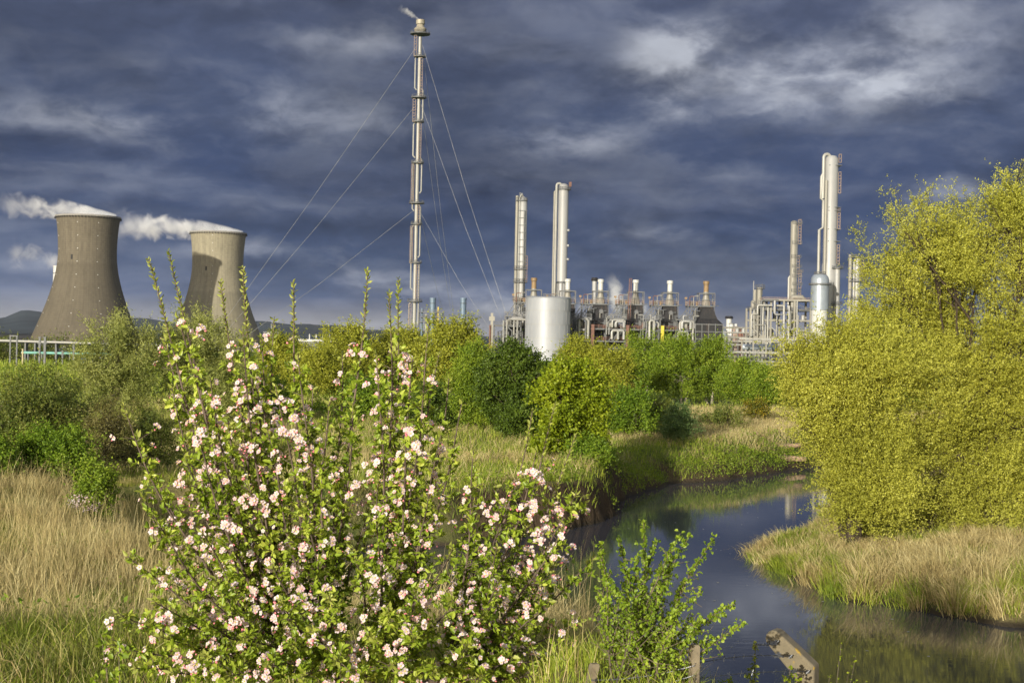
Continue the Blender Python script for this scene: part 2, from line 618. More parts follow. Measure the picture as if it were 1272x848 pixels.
def build_hills():
    m = surf('far_hill_heath', (0.030, 0.042, 0.050), 1.0, 0, 0.35, 0.004, spec=0.0)
    az = np.linspace(-0.62, 0.62, 260)
    rows = []
    prof = np.interp(np.degrees(az), [-36, -22, -19.6, -19.0, -18.3, -17.6, -16.8, -15, -13, -11, -9.5, -8.2, -7.4, -6, -3, 0, 10, 36],
                     [30, 44, 62, 86, 84, 66, 54, 60, 66, 56, 62, 72, 58, 46, 40, 34, 30, 28])
    prof = prof * 1.0 + 5 * np.sin(az * 61) + 3 * np.sin(az * 147 + 1)
    for fr, dist in ((0.0, 4300), (0.45, 4800), (0.8, 5300), (1.0, 6000), (0.85, 6800), (0.0, 8500)):
        rows.append(np.column_stack([np.sin(az) * dist, np.cos(az) * dist, 1.0 + prof * fr * (1 + 0.12 * np.sin(az * 90 + dist)) * dist / 6000]))
    V = np.vstack(rows); n = len(az)
    i = np.arange(len(rows) - 1)[:, None] * n + np.arange(n - 1)[None, :]
    L = np.stack([i, i + 1, i + n + 1, i + n], -1)
    o = np_mesh('hills', V, L, 4, m, smooth=True)
    tag(o, kind='structure')


build_hills()


def build_haze():
    m, k, out = new_mat('evening_haze')
    v = k.n('ShaderNodeVolumePrincipled')
    v.inputs['Color'].default_value = (0.80, 0.86, 1.0, 1)
    v.inputs['Density'].default_value = 2.4e-5
    v.inputs['Anisotropy'].default_value = 0.0
    k.t.links.new(v.outputs[0], out.inputs['Volume'])
    mb = MB(); mb.box((0, 0, 78), (30000, 30000, 172))
    o = mb.build('haze', m)
    tag(o, kind='stuff')


build_haze()

# ------------------------------------------------------------------ leaves, blades, trees
def leaf_quads(pos, ax, ln, wd, r=rng, nbias=None):
    """folded diamond leaves: pos (N,3) base, ax (N,3) axis"""
    n = len(pos)
    ax = nrm(ax)
    q = unit(n, r)
    if nbias is not None: q = nrm(q + nbias)
    s = nrm(np.cross(ax, q))
    up = np.cross(s, ax)
    ln = np.broadcast_to(ln, n)[:, None]; wd = np.broadcast_to(wd, n)[:, None]
    mid = pos + ax * ln * 0.48
    a = mid + s * wd * 0.5 + up * wd * 0.22
    b = mid - s * wd * 0.5 + up * wd * 0.22
    tip = pos + ax * ln - up * ln * 0.1
    V = np.stack([pos, a, tip, b], 1)
    L = np.arange(n * 4).reshape(n, 4)
    return V.reshape(-1, 3), L


def crown(r, w, dep, z0, z1, k, shape=0.6, size=(0.20, 0.32)):
    """irregular set of leaf clumps (x, y, z, rx, ry, rz)"""
    out = []
    for i in range(k):
        f = (i + 0.5) / k
        e = (math.sin(PI * min(1, max(0, f * (1 - 0.0)) ** shape)) ** 0.6) if 0 < f < 1 else 0
        e = max(e, 0.25)
        a = i * 2.39996 + r.uniform(-0.5, 0.5)
        rr = r.uniform(0.35, 0.85) * e
        s = r.uniform(*size) * w
        x = math.cos(a) * (w / 2 * rr - s * 0.15) * 1.0
        y = math.sin(a) * (dep / 2 * rr - s * 0.15)
        z = z0 + s * 0.6 + (z1 - z0 - s * 1.5) * f
        out.append((x, y, z, s, s, s * r.uniform(0.8, 1.1)))
    return out


def grow(root, clumps, n_spray, per, spray, leaf, width, fol, wood, trunk_r, seed=1, up=0.45, gap=0.15, out_w=0.8, droop=0.0,
         limbs=True, fill=0.5, stems=1, twigs=9, name='foliage', trunk_top=0.45, tuft_n=16, plume=0.0, nb_w=0.9):
    r = np.random.default_rng(seed)
    C = np.array([c[:3] for c in clumps]); S = np.array([c[3:] for c in clumps])
    wt = (S.prod(1)) ** (2 / 3); wt /= wt.sum()
    nt = max(8, n_spray // tuft_n)
    tci = r.choice(len(C), nt, p=wt)
    tu = unit(nt, r)
    tu[:, 2] = np.where(tu[:, 2] < -0.5, tu[:, 2] * 0.6, tu[:, 2])
    trad = (fill + (1 - fill) * r.random(nt)) * (1 + 0.26 * sn(tu * 2.3 + tci[:, None] * 1.7))
    TP = C[tci] + tu * S[tci] * trad[:, None]
    ts = r.uniform(0.16, 0.34, nt)
    ti = r.integers(0, nt, n_spray)
    ci = tci[ti]
    lu = unit(n_spray, r)
    P = TP[ti] + lu * (S[ci].mean(1) * ts[ti] * r.random(n_spray) ** 0.45)[:, None]
    if plume:
        pd = nrm(tu * 0.8 + np.array([0, 0, up]) + r.normal(size=tu.shape) * 0.25)
        q = r.random(n_spray)
        thick = (0.32 - 0.22 * q) * plume
        P = TP[ti] + pd[ti] * (plume * 1.5 * (q - 0.35) * r.uniform(0.7, 1.3, nt)[ti])[:, None] + lu * thick[:, None]
    u = nrm(tu[ti] * 0.75 + lu * 0.75)
    keep = 0.65 * sn(P, 2.6 / max(S.mean(), 0.3), seed) + 0.5 * sn(P, 6.0 / max(S.mean(), 0.3), seed + 3) > -0.9 + 2 * gap
    keep &= P[:, 2] > 0.03
    P, u = P[keep], u[keep]
    D = nrm(u * out_w + np.array([0, 0, up]) + r.normal(size=P.shape) * 0.38)
    sl = spray * r.uniform(0.6, 1.25, len(P))
    t = r.random((len(P), per)) ** 0.8
    sl = sl * np.where(r.random(len(P)) < 0.18, 1.7, 1.0)
    base = P[:, None, :] + D[:, None, :] * (sl[:, None] * t)[..., None]
    base[..., 2] -= droop * (sl[:, None] * t ** 2)
    base += r.normal(size=base.shape) * leaf * 0.35
    ax = D[:, None, :] * 0.55 + r.normal(size=base.shape) * 0.6
    nb = np.repeat(u * nb_w + np.array([0, 0, 0.35]), per, axis=0)
    V, L = leaf_quads(base.reshape(-1, 3), ax.reshape(-1, 3), leaf * r.uniform(0.6, 1.25, base.shape[0] * per), width * r.uniform(0.7, 1.2, base.shape[0] * per), r, nb)
    np_mesh(name, V, L, 4, fol, root)
    # wood
    mb = MB()
    zt = C[:, 2].min() * (1 - trunk_top) + C[:, 2].max() * trunk_top
    cen = np.average(C, axis=0, weights=wt)
    zt = max(zt, 0.3)
    bases = []
    for s in range(stems):
        off = Vector((r.normal() * 0.35 * (stems > 1) * trunk_r * 6, r.normal() * 0.35 * (stems > 1) * trunk_r * 6, -0.25))
        top = Vector((cen[0] * 0.5 + off.x * 2.5 + r.normal() * trunk_r, cen[1] * 0.5 + off.y * 2.5, zt))
        mid = off.lerp(top, 0.5) + Vector((r.normal() * trunk_r, r.normal() * trunk_r, 0))
        mb.tube([off, mid, top], [trunk_r * 1.25, trunk_r * 0.9, trunk_r * 0.6], 7)
        bases.append((off, mid, top))
    lm = MB()
    for i, c in enumerate(C):
        off, mid, top = bases[i % stems]
        st = mid.lerp(top, float(r.uniform(0.1, 1.0))) if c[2] > mid.z else off.lerp(mid, 0.6)
        e = Vector(c)
        m1 = st.lerp(e, 0.5) + Vector((r.normal() * 0.1, r.normal() * 0.1, 0.12)) * (e - st).length * 0.6
        lm.tube([st, m1, e], [trunk_r * 0.45, trunk_r * 0.3, trunk_r * 0.16], 5, False)
        idx = np.where(ci[keep] == i)[0][:twigs]
        for q in idx:
            tp = Vector(P[q] + D[q] * sl[q] * 0.7)
            s0 = m1.lerp(e, float(r.uniform(0.2, 1)))
            lm.tube([s0, s0.lerp(tp, 0.55) + Vector((0, 0, 0.06 * (tp - s0).length)), tp], [trunk_r * 0.13, trunk_r * 0.085, trunk_r * 0.03], 3, False)
    mb.build('trunk', wood, root, 60)
    if limbs: lm.build('branches', wood, root, 60)


L_OLIVE = leafy('leaf_pale_willow', (0.158, 0.191, 0.040), (0.301, 0.331, 0.088), (0.412, 0.431, 0.143), 0.3)
L_WILLOW = leafy('leaf_golden_willow', (0.242, 0.253, 0.037), (0.457, 0.464, 0.064), (0.609, 0.611, 0.131), 0.38, scale=0.35)
L_YELLOW = leafy('leaf_yellow_green', (0.172, 0.198, 0.018), (0.316, 0.334, 0.033), (0.402, 0.413, 0.052), 0.32)
L_BRIGHT = leafy('leaf_bright_green', (0.106, 0.175, 0.014), (0.205, 0.289, 0.023), (0.323, 0.389, 0.043), 0.34)
L_DARK = leafy('leaf_dark_green', (0.042, 0.074, 0.008), (0.085, 0.135, 0.014), (0.135, 0.190, 0.024), 0.25)
L_LIME = leafy('leaf_lime', (0.145, 0.202, 0.010), (0.252, 0.321, 0.014), (0.365, 0.416, 0.030), 0.38)
L_HAW = leafy('leaf_hawthorn', (0.076, 0.142, 0.012), (0.161, 0.254, 0.019), (0.271, 0.354, 0.034), 0.3)
L_BROWN = leafy('leaf_budding_brown', (0.081, 0.074, 0.024), (0.155, 0.142, 0.041), (0.230, 0.216, 0.061), 0.25)
L_SCRUB = leafy('leaf_scrub', (0.079, 0.115, 0.022), (0.158, 0.190, 0.035), (0.259, 0.258, 0.062), 0.28)
L_BLUE = leafy('leaf_grey_green', (0.068, 0.121, 0.034), (0.115, 0.182, 0.054), (0.176, 0.243, 0.081), 0.28)
L_GORSE = leafy('leaf_gorse', (0.06, 0.085, 0.01), (0.16, 0.15, 0.015), (0.50, 0.36, 0.02), 0.2)
W_GREY = bark('bark_grey_brown', (0.13, 0.105, 0.075))
W_DARK = bark('bark_dark', (0.055, 0.042, 0.03))
W_PALE = bark('bark_pale', (0.30, 0.27, 0.21))


def plant_at(name, label, cat, px, ptop, wpx, d, fol, wood, n, leaf, asp=0.55, per=9, k=9, seed=1, z0=0.05, group=None, trunk=None, spray=None, dep=None, shape=0.6, size=(0.2, 0.32), up=0.45, gap=0.13, stems=1, droop=0.0, twigs=9, plume=0.10):
    p = W(px, ptop, d)
    zb = ground(p.x, d)
    H = p.z - zb
    w = wpx * d / F
    t = thing(name, label, cat, (p.x, d, zb), group)
    r = random.Random(seed)
    cl = crown(r, w, dep or w * 0.9, H * z0, H, k, shape, size)
    # one clump must reach the top
    s = w * size[0] * 0.95
    cl.append((r.uniform(-.1, .1) * w, 0, H - s * 0.95, s, s, s))
    grow(t, cl, n, per, spray or leaf * 4.5, leaf, leaf * asp, fol, wood, trunk or max(0.06, w * 0.022), seed, up=up, gap=gap, stems=stems, droop=droop, twigs=twigs, plume=plume * w, tuft_n=20, nb_w=0.75)
    return t


G_FAR = 'trees and bushes across the river'
# pale willows before the cooling towers
plant_at('willow_tree', 'pale olive willow in front of the foot of the broader cooling tower', 'tree', 148, 396, 118, 84, L_OLIVE, W_GREY, 4600, 0.15, 0.32, 10, 11, 3, z0=0.02, group='pale willows by the cooling towers', spray=0.75, up=0.9, shape=0.8)
plant_at('willow_tree', 'pale olive willow in front of the cooling tower with a sunlit top', 'tree', 246, 392, 130, 88, L_OLIVE, W_GREY, 5200, 0.15, 0.32, 10, 12, 5, z0=0.02, group='pale willows by the cooling towers', spray=0.75, up=0.9, shape=0.8)
# dark thicket on the left
plant_at('bush', 'broad dark olive bush at the left edge behind the reeds', 'bush', 45, 462, 172, 56, L_SCRUB, W_DARK, 5200, 0.095, 0.5, 9, 14, 8, z0=0.0, group='thicket on the left', dep=4.5, shape=0.8)
plant_at('bush', 'low bright green hawthorn bush in front of the dark olive bush', 'bush', 62, 536, 118, 50, L_HAW, W_DARK, 3000, 0.095, 0.6, 9, 10, 9, z0=0.0, group='thicket on the left', dep=3.0)
plant_at('bush', 'brown half bare bush right of the dark olive bush', 'bush', 132, 505, 84, 55, L_BROWN, W_DARK, 1500, 0.09, 0.4, 7, 9, 12, z0=0.0, group='thicket on the left', twigs=26, gap=0.2, dep=3.0)
plant_at('bush', 'dull green low bush under the pale willow', 'bush', 185, 520, 90, 60, L_SCRUB, W_DARK, 1500, 0.10, 0.5, 8, 9, 14, z0=0.0, group='thicket on the left', dep=3.0)
plant_at('bush', 'bright hawthorn bush cut by the left edge low down', 'bush', -12, 548, 70, 48, L_HAW, W_DARK, 1500, 0.095, 0.6, 9, 7, 15, z0=0.0, group='thicket on the left', dep=2.4)
# yellow green row
for i, (px, pt, w, d, lab) in enumerate([
        (352, 417, 62, 150, 'small round yellow green tree right of the sunlit cooling tower'),
        (432, 408, 96, 150, 'wide yellow green tree left of the flare stack foot'),
        (502, 410, 70, 155, 'yellow green tree at the foot of the tall flare stack'),
        (562, 398, 92, 140, 'taller golden green tree right of the flare stack foot')]):
    plant_at('bushy_tree', lab, 'tree', px, pt, w, d, L_YELLOW, W_GREY, 3400, 0.24, 0.5, 9, 10, 20 + i, z0=0.03, group='yellow green trees below the flare stack', up=0.6)
plant_at('bushy_tree', 'low yellow green tree behind the pink blossom', 'tree', 395, 432, 90, 135, L_YELLOW, W_GREY, 2400, 0.22, 0.5, 9, 9, 26, z0=0.0, group='yellow green trees below the flare stack')
plant_at('bush', 'dark green bush behind the middle of the blossoming tree', 'bush', 455, 478, 110, 98, L_HAW, W_DARK, 2600, 0.16, 0.6, 9, 10, 27, z0=0.0, group=G_FAR)
plant_at('bush', 'dark low bush left of the dark green round tree', 'bush', 540, 486, 110, 95, L_DARK, W_DARK, 2600, 0.15, 0.6, 9, 10, 28, z0=0.0, group=G_FAR)
plant_at('bush', 'low dark scrub between the yellow trees and the meadow', 'bush', 330, 478, 90, 100, L_HAW, W_DARK, 2200, 0.16, 0.6, 9, 10, 29, z0=0.0, group=G_FAR)
plant_at('bushy_tree', 'fresh green tree left of the dark green round tree', 'tree', 590, 432, 72, 92, L_BRIGHT, W_GREY, 4200, 0.14, 0.5, 10, 11, 31, z0=0.02, group=G_FAR)


def px_clumps(base, d, lst, dj, seed):
    r = random.Random(seed)
    out = []
    for px, py, rad in lst:
        p = W(px, py, d) - base
        m = rad * d / F
        out.append((p.x, r.uniform(-dj, dj), p.z, m, m, m * 0.95))
    return out


def px_tree(name, label, px, pb, d, lst, n, leaf, asp, fol, seed, dj, **kw):
    b = W(px, pb, d); b.z = ground(b.x, d)
    t = thing(name, label, 'tree', b, G_FAR)
    grow(t, px_clumps(b, d, lst, dj, seed), n, 9, leaf * 4.2, leaf, leaf * asp, fol, W_DARK, 0.12, seed, **kw)


px_tree('broadleaf_tree', 'dark green round tree below the left of the silver tank', 641, 545, 84, [
    (640, 446, 17), (618, 456, 15), (660, 455, 16), (606, 478, 14), (636, 474, 25), (668, 482, 15), (612, 503, 18), (648, 506, 26), (668, 516, 14), (628, 526, 20), (654, 534, 18), (601, 466, 8), (679, 462, 8), (628, 440, 9), (650, 438, 8)],
    6800, 0.13, 0.7, L_DARK, 33, 1.4, gap=0.17, fill=0.25, tuft_n=26, up=0.35)
px_tree('broadleaf_tree', 'lime green leafy tree on the river bank below the silver tank', 714, 600, 69, [
    (688, 476, 15), (710, 464, 12), (734, 482, 15), (704, 494, 20), (673, 498, 10), (744, 505, 8), (690, 520, 18), (728, 520, 20), (677, 550, 14), (710, 550, 20), (738, 545, 12), (697, 578, 14), (735, 578, 18), (722, 598, 13), (698, 462, 7), (720, 458, 7)],
    4300, 0.145, 0.85, L_LIME, 36, 1.0, gap=0.22, fill=0.2, tuft_n=24, up=0.3)
for i, (px, pt, w, d, f, lab) in enumerate([
        (722, 428, 62, 128, L_YELLOW, 'thin yellowish birch at the right of the silver tank foot'),
        (757, 436, 60, 120, L_YELLOW, 'twiggy golden birch right of the lime green tree'),
        (800, 420, 78, 138, L_BRIGHT, 'fresh green birch below the second furnace from the tank'),
        (846, 424, 74, 134, L_BRIGHT, 'fresh green birch below the yellow ladder of the furnaces'),
        (886, 428, 64, 136, L_BRIGHT, 'fresh green birch below the last dark furnace'),
        (925, 453, 58, 130, L_BRIGHT, 'low green birch below the white pipe run'),
        (955, 463, 50, 126, L_BRIGHT, 'small green birch beside the golden willow')]):
    plant_at('birch_tree', lab, 'tree', px, pt, w, d, f, W_PALE, 3300, 0.20, 0.45, 9, 10, 40 + i, z0=0.06, group='birches below the plant', up=0.7, shape=0.75, stems=2)
plant_at('bush', 'green bush right of the lime tree with gorse behind', 'bush', 775, 488, 90, 88, L_HAW, W_DARK, 2400, 0.13, 0.6, 9, 9, 51, z0=0.0, group=G_FAR)
plant_at('gorse_bush', 'small gorse bush with yellow flowers among green bushes', 'bush', 778, 482, 34, 96, L_GORSE, W_DARK, 900, 0.11, 0.5, 8, 6, 52, z0=0.1, group=G_FAR)
plant_at('bush', 'mid green bush between lime tree and grey green bush', 'bush', 812, 500, 64, 90, L_SCRUB, W_DARK, 1600, 0.13, 0.6, 9, 8, 53, z0=0.0, group=G_FAR)
plant_at('bush', 'rounded grey green bush alone at the edge of straw meadow', 'bush', 842, 506, 46, 84, L_BLUE, W_DARK, 1500, 0.11, 0.5, 9, 8, 54, z0=0.0, group=G_FAR)
plant_at('bush', 'low dark bush on the straw meadow right of the grey green bush', 'bush', 893, 524, 70, 96, L_SCRUB, W_DARK, 1300, 0.12, 0.5, 9, 7, 55, z0=0.0, group=G_FAR)
plant_at('gorse_bush', 'small yellow tinged bush at the right end of the straw meadow', 'bush', 938, 496, 40, 104, L_GORSE, W_DARK, 700, 0.12, 0.5, 8, 6, 56, z0=0.0, group=G_FAR)
plant_at('bush', 'low green bramble bush hanging over the eroded bank corner', 'bush', 735, 560, 60, 67.5, L_HAW, W_DARK, 1400, 0.10, 0.7, 9, 8, 57, z0=0.0, group=G_FAR)


# the two golden willows
def px_clumps(base, d, lst, dj, seed):
    r = random.Random(seed)
    out = []
    for px, py, rad in lst:
        p = W(px, py, d) - base
        m = rad * d / F
        out.append((p.x, r.uniform(-dj, dj), p.z, m, m, m * 0.95))
    return out


def willow(label, px, d, lst, n, seed, stems):
    b = W(px, 690, d)
    b.z = ground(b.x, d)
    t = thing('willow_tree', label, 'tree', b, 'golden willows by the water')
    cl = px_clumps(b, d, lst, 1.9, seed)
    grow(t, cl, n, 15, 0.72, 0.095, 0.036, L_WILLOW, W_DARK, 0.16, seed, up=0.85, gap=-0.05, fill=0.1, tuft_n=30, plume=0.85, nb_w=0.6, droop=0.25, stems=stems, twigs=16, trunk_top=0.35)


willow('lower golden willow bush leaning out over the water', 1065, 50.5, [
    (1000, 464, 26), (1036, 446, 28), (1078, 440, 34), (984, 482, 26), (1020, 490, 42), (1070, 500, 50), (1014, 538, 28), (1054, 560, 42), (1095, 560, 50),
    (1044, 600, 32), (1078, 620, 44), (1070, 648, 28), (1100, 655, 36), (1060, 470, 36), (1034, 474, 32), (1100, 464, 40), (1040, 530, 46), (1090, 600, 44), (1034, 572, 28)], 14500, 61, 3)
willow('tall golden willow filling the right edge', 1210, 54.0, [
    (1118, 332, 34), (1112, 290, 16), (1142, 276, 22), (1150, 320, 46), (1205, 285, 30), (1212, 330, 48), (1256, 268, 32), (1266, 226, 17), (1272, 330, 52), (1120, 400, 52),
    (1185, 400, 62), (1255, 410, 66), (1130, 480, 58), (1200, 490, 66), (1272, 500, 66), (1140, 570, 60), (1210, 580, 66), (1280, 600, 60), (1160, 640, 50), (1225, 650, 48), (1130, 655, 40), (1275, 660, 40),
    (1330, 330, 60), (1345, 430, 70), (1350, 550, 70), (1330, 640, 50), (1120, 668, 34), (1180, 676, 36), (1240, 682, 36), (1295, 686, 36), (1180, 345, 46), (1235, 350, 46), (1150, 440, 56), (1225, 455, 60), (1165, 530, 58), (1240, 540, 60), (1195, 640, 50), (1122, 366, 36), (1256, 300, 30), (1160, 295, 30), (1230, 270, 24)], 32000, 62, 4)


# ------------------------------------------------------------------ grasses
def blades(name, P, hgt, wid, lean, mat, kind_tag=True, r=rng, curl=0.35, parent=None, heads=None):
    n = len(P)
    hgt = np.broadcast_to(hgt, n); wid = np.broadcast_to(wid, n)
    a = r.random(n) * 2 * PI
    s = np.stack([np.cos(a), np.sin(a), np.zeros(n)], 1)
    ld = np.stack([r.normal(size=n) * 0.30, r.normal(size=n) * 0.30, np.zeros(n)], 1) + np.asarray(lean)
    up = np.array([0, 0, 1.0])
    m = P + (up * 0.55 + ld * 0.4) * hgt[:, None]
    e = P + (up * 0.98 + ld * (0.85 + curl)) * hgt[:, None]
    e[:, 2] -= (np.linalg.norm(ld, axis=1) ** 2 * 0.35) * hgt
    w = wid[:, None] * 0.5
    V = np.stack([P - s * w, P + s * w, m + s * w * 0.8, m - s * w * 0.8, e + s * w * 0.15, e - s * w * 0.15], 1).reshape(-1, 3)
    i = np.arange(n)[:, None] * 6
    L = np.concatenate([i + np.array([0, 1, 2, 3]), i + np.array([3, 2, 4, 5])], 1).reshape(-1, 4)
    o = np_mesh(name, V, L, 4, mat, parent)
    return o


G_STRAW = leafy('dry_grass', (0.257, 0.194, 0.083), (0.467, 0.381, 0.170), (0.654, 0.574, 0.304), 0.25, 0.6, 0.6)
G_GREEN = leafy('green_grass', (0.123, 0.180, 0.020), (0.268, 0.340, 0.035), (0.474, 0.502, 0.078), 0.35, 0.5, 0.8)
G_MIX = leafy('mixed_grass', (0.111, 0.150, 0.023), (0.260, 0.260, 0.065), (0.546, 0.429, 0.195), 0.3, 0.5, 0.9)


def scatter(n, x0, x1, y0, y1, f, dmin=0.05, dmax=1e9):
    P = np.column_stack([rng.uniform(x0, x1, n), rng.uniform(y0, y1, n)])
    d = shore(P)
    k = (d > dmin) & (d < dmax)
    P, d = P[k], d[k]
    k = f(P, d) > rng.random(len(P))
    P, d = P[k], d[k]
    return np.column_stack([P, heights(P, d) - 0.02]), d


def view_ok(P, m=1.5):
    return np.abs(P[:, 0]) < P[:, 1] * 0.37 + m


def grassnoise(P): return 0.5 + 0.5 * np.clip(1.5 * (0.6 * sn(P, 0.35, 4) + 0.4 * sn(P, 1.1, 1)), -1, 1)


def tussocks(name, label, cat, n, box, f, hrange, wr, mat, lean, per=(60, 130), rad=0.16, splay=0.75, dmin=0.02, dmax=1e9, hmod=None, curl=0.35):
    """clumps of blades that splay outwards from their own roots"""
    Cn, d = scatter(n, *box, f, dmin, dmax)
    k = rng.integers(per[0], per[1], len(Cn))
    ci = np.repeat(np.arange(len(Cn)), k)
    m = len(ci)
    rs = rad * rng.uniform(0.5, 1.6, len(Cn))[ci]
    off = rng.normal(size=(m, 2)) * rs[:, None]
    P2 = Cn[ci, :2] + off
    z = heights(P2, np.maximum(shore(P2), 0.0)) - 0.03
    P = np.column_stack([P2, z])
    hc = rng.uniform(hrange[0], hrange[1], len(Cn)) * (hmod(Cn) if hmod else 1.0)
    h = hc[ci] * rng.uniform(0.45, 1.15, m)
    tl = rng.normal(size=(len(Cn), 2)) * 0.2
    ln = np.column_stack([off / rs[:, None] * 0.22 * splay + tl[ci], np.zeros(m)]) + np.asarray(lean)
    o = blades(name, P, h, rng.uniform(*wr, m), ln, mat, curl=curl)
    tag(o, kind='stuff', label=label, cat=cat)
    return o


# near meadow on the left: dry reeds with green runs
def f_dry(P, d):
    g = grassnoise(P)
    run = np.exp(-((P[:, 0] + 0.28 * P[:, 1] - 1.6 + 0.8 * np.sin(P[:, 1] * 0.35)) / 1.3) ** 2) * sst(26, 34, P[:, 1])
    near = sst(13.5, 17.5, P[:, 1] + 2.0 * sn(P, 0.8, 7))
    return (0.2 + 0.8 * sst(0.25, 0.6, g)) * near * (1 - 0.9 * run) * view_ok(P) * (P[:, 0] < 2.5)


tussocks('dry_grass', 'tall dry straw coloured grass on the near left meadow', 'grass', 5600, (-20, 3, 13, 50), f_dry, (0.28, 0.8), (0.007, 0.016), G_STRAW, (0.06, 0, 0), (22, 55), 0.2, 0.6, 0.15, curl=0.08)
P, d = scatter(15000, -20, 3, 13, 50, f_dry, 0.15)
o = blades('dry_stems', P, rng.uniform(0.7, 1.35, len(P)), rng.uniform(0.006, 0.012, len(P)), (0.05, 0, 0), G_STRAW, curl=0.1)
tag(o, kind='stuff', label='single tall bleached stems standing out of the left meadow', cat='grass')
tussocks('meadow_grass', 'green grass among the dry straw on the left meadow', 'grass', 11000, (-20, 4, 9.5, 52), lambda P, d: (1 - 0.75 * sst(0.3, 0.7, grassnoise(P))) * view_ok(P) * (0.45 + 0.55 * sst(24, 14, P[:, 1])), (0.10, 0.30), (0.006, 0.013), G_GREEN, (0.05, 0.0, 0), (30, 70), 0.2, 1.3, 0.1)
P, d = scatter(60000, -20, 4, 12, 52, lambda P, d: view_ok(P) * (sn(P, 0.55, 9) > 0.28) * (0.3 + 0.7 * grassnoise(P * 2)), 0.15)
Q = P.copy(); Q[:, 2] += rng.random(len(P)) ** 1.5 * 0.38
V, L = leaf_quads(Q, unit(len(Q)) + np.array([0, -0.2, 0.5]), rng.uniform(0.03, 0.09, len(Q)), rng.uniform(0.015, 0.045, len(Q)))
tag(np_mesh('meadow_herbs', V, L, 4, L_HAW), kind='stuff', label='low leafy weeds in patches across the left meadow', cat='herbs')
tussocks('mixed_grass', 'half dry half green grass between the straw and the green on the left meadow', 'grass', 10000, (-20, 4, 9.5, 52), lambda P, d: view_ok(P) * (0.4 + 0.6 * grassnoise(P * 1.9 + 5)), (0.12, 0.5), (0.006, 0.013), G_MIX, (0.03, 0.0, 0), (25, 60), 0.2, 1.2, 0.1)
# close grass on the slope at the camera's feet
P, d = scatter(120000, -6, 4.6, 6.0, 15.5, lambda P, d: view_ok(P, 0.6) * (0.4 + 0.6 * grassnoise(P * 2.5)), 0.1)
o = blades('slope_grass', P, rng.uniform(0.06, 0.22, len(P)), rng.uniform(0.004, 0.008, len(P)), (0.05, 0, 0), G_GREEN)
tag(o, kind='stuff', label='short green grass on the slope at the foot of the fence', cat='grass')
P, d = scatter(9000, -6, 5.2, 7.0, 14.0, lambda P, d: view_ok(P, 0.6) * (0.3 + 0.7 * grassnoise(P * 2)), 0.1)
o = blades('dry_stalks', P, rng.uniform(0.15, 0.42, len(P)), rng.uniform(0.003, 0.006, len(P)), (0.0, 0, 0), G_STRAW)
tag(o, kind='stuff', label='dry brown stalks standing in the grass by the fence', cat='grass')


# far bank
def f_far(P, d):
    strip = sst(0.45, 0.8, grassnoise(P + 40))
    straw = np.maximum(0.8 * np.exp(-((P[:, 1] - 68) / 2.2) ** 2) * (P[:, 0] < 5), sst(82, 88, P[:, 1]) * (P[:, 0] > 4))
    straw = np.maximum(straw, 0.8 * np.exp(-((d - 4.6) / 1.3) ** 2) * (P[:, 0] > 9))
    return (0.06 + 0.9 * np.maximum(strip * 0.45, straw)) * view_ok(P)


P, d = scatter(300000, -30, 42, 53, 120, lambda P, d: f_far(P, d) * (~inside(P, PENIN)), 0.9)
o = blades('bank_straw', P, rng.uniform(0.3, 0.75, len(P)), rng.uniform(0.012, 0.026, len(P)), (0.1, 0, 0), G_STRAW)
tag(o, kind='stuff', label='straw coloured grass on the meadow across the river', cat='grass')
P, d = scatter(330000, -30, 42, 52, 130, lambda P, d: (1 - 0.92 * f_far(P, d)) * (0.6 + 0.4 * sst(14, 2, d)) * view_ok(P) * (~inside(P, PENIN)), 0.12)
o = blades('bank_grass', P, rng.uniform(0.16, 0.42, len(P)) * (1 + 0.5 * (sn(P, 1.3, 9) > 0.3)), rng.uniform(0.014, 0.030, len(P)), (0.0, -0.08, 0), G_GREEN)
tag(o, kind='stuff', label='lush green grass along the bank across the river', cat='grass')

P, d = scatter(150000, -90, 70, 105, 330, lambda P, d: view_ok(P) * (110 / P[:, 1]) ** 1.0 * (0.35 + 0.65 * grassnoise(P * 0.3)), 0.5)
o = blades('field_grass', P, rng.uniform(0.25, 0.6, len(P)) * P[:, 1] / 130, rng.uniform(0.05, 0.10, len(P)) * P[:, 1] / 120, (0.0, -0.05, 0), G_GREEN)
tag(o, kind='stuff', label='bright green field grass stretching back to the plant', cat='grass')

# leafy herbs on the far bank rim (nettles and the like)
P, d = scatter(260000, -4, 24, 54, 98, lambda P, d: np.exp(-((d - 1.1) / 1.5) ** 2) * (0.15 + 0.85 * (sn(P, 0.9, 2) > -0.25)) * (~inside(P, PENIN)) * np.where(P[:, 0] < 4.5, 0.45 * (d > 0.8), 1), -0.05)
hh = rng.random(len(P)) ** 0.7 * (0.75 + 0.5 * sn(P, 0.8, 1))
Q = P.copy(); Q[:, 2] += np.clip(hh, 0.05, 1.2) * 0.65
V, L = leaf_quads(Q, unit(len(Q)) + np.array([0, -0.3, 0.4]), rng.uniform(0.06, 0.14, len(Q)), rng.uniform(0.035, 0.08, len(Q)))
tag(np_mesh('bank_herbs', V, L, 4, L_BRIGHT), kind='stuff', label='leafy green herbs crowding the far bank rim', cat='herbs')

# reeds on the right bank
def f_reed(P, d):
    return inside(P, PENIN) * sst(11, 5.0, d) * view_ok(P, 3) * (P[:, 1] < 80)


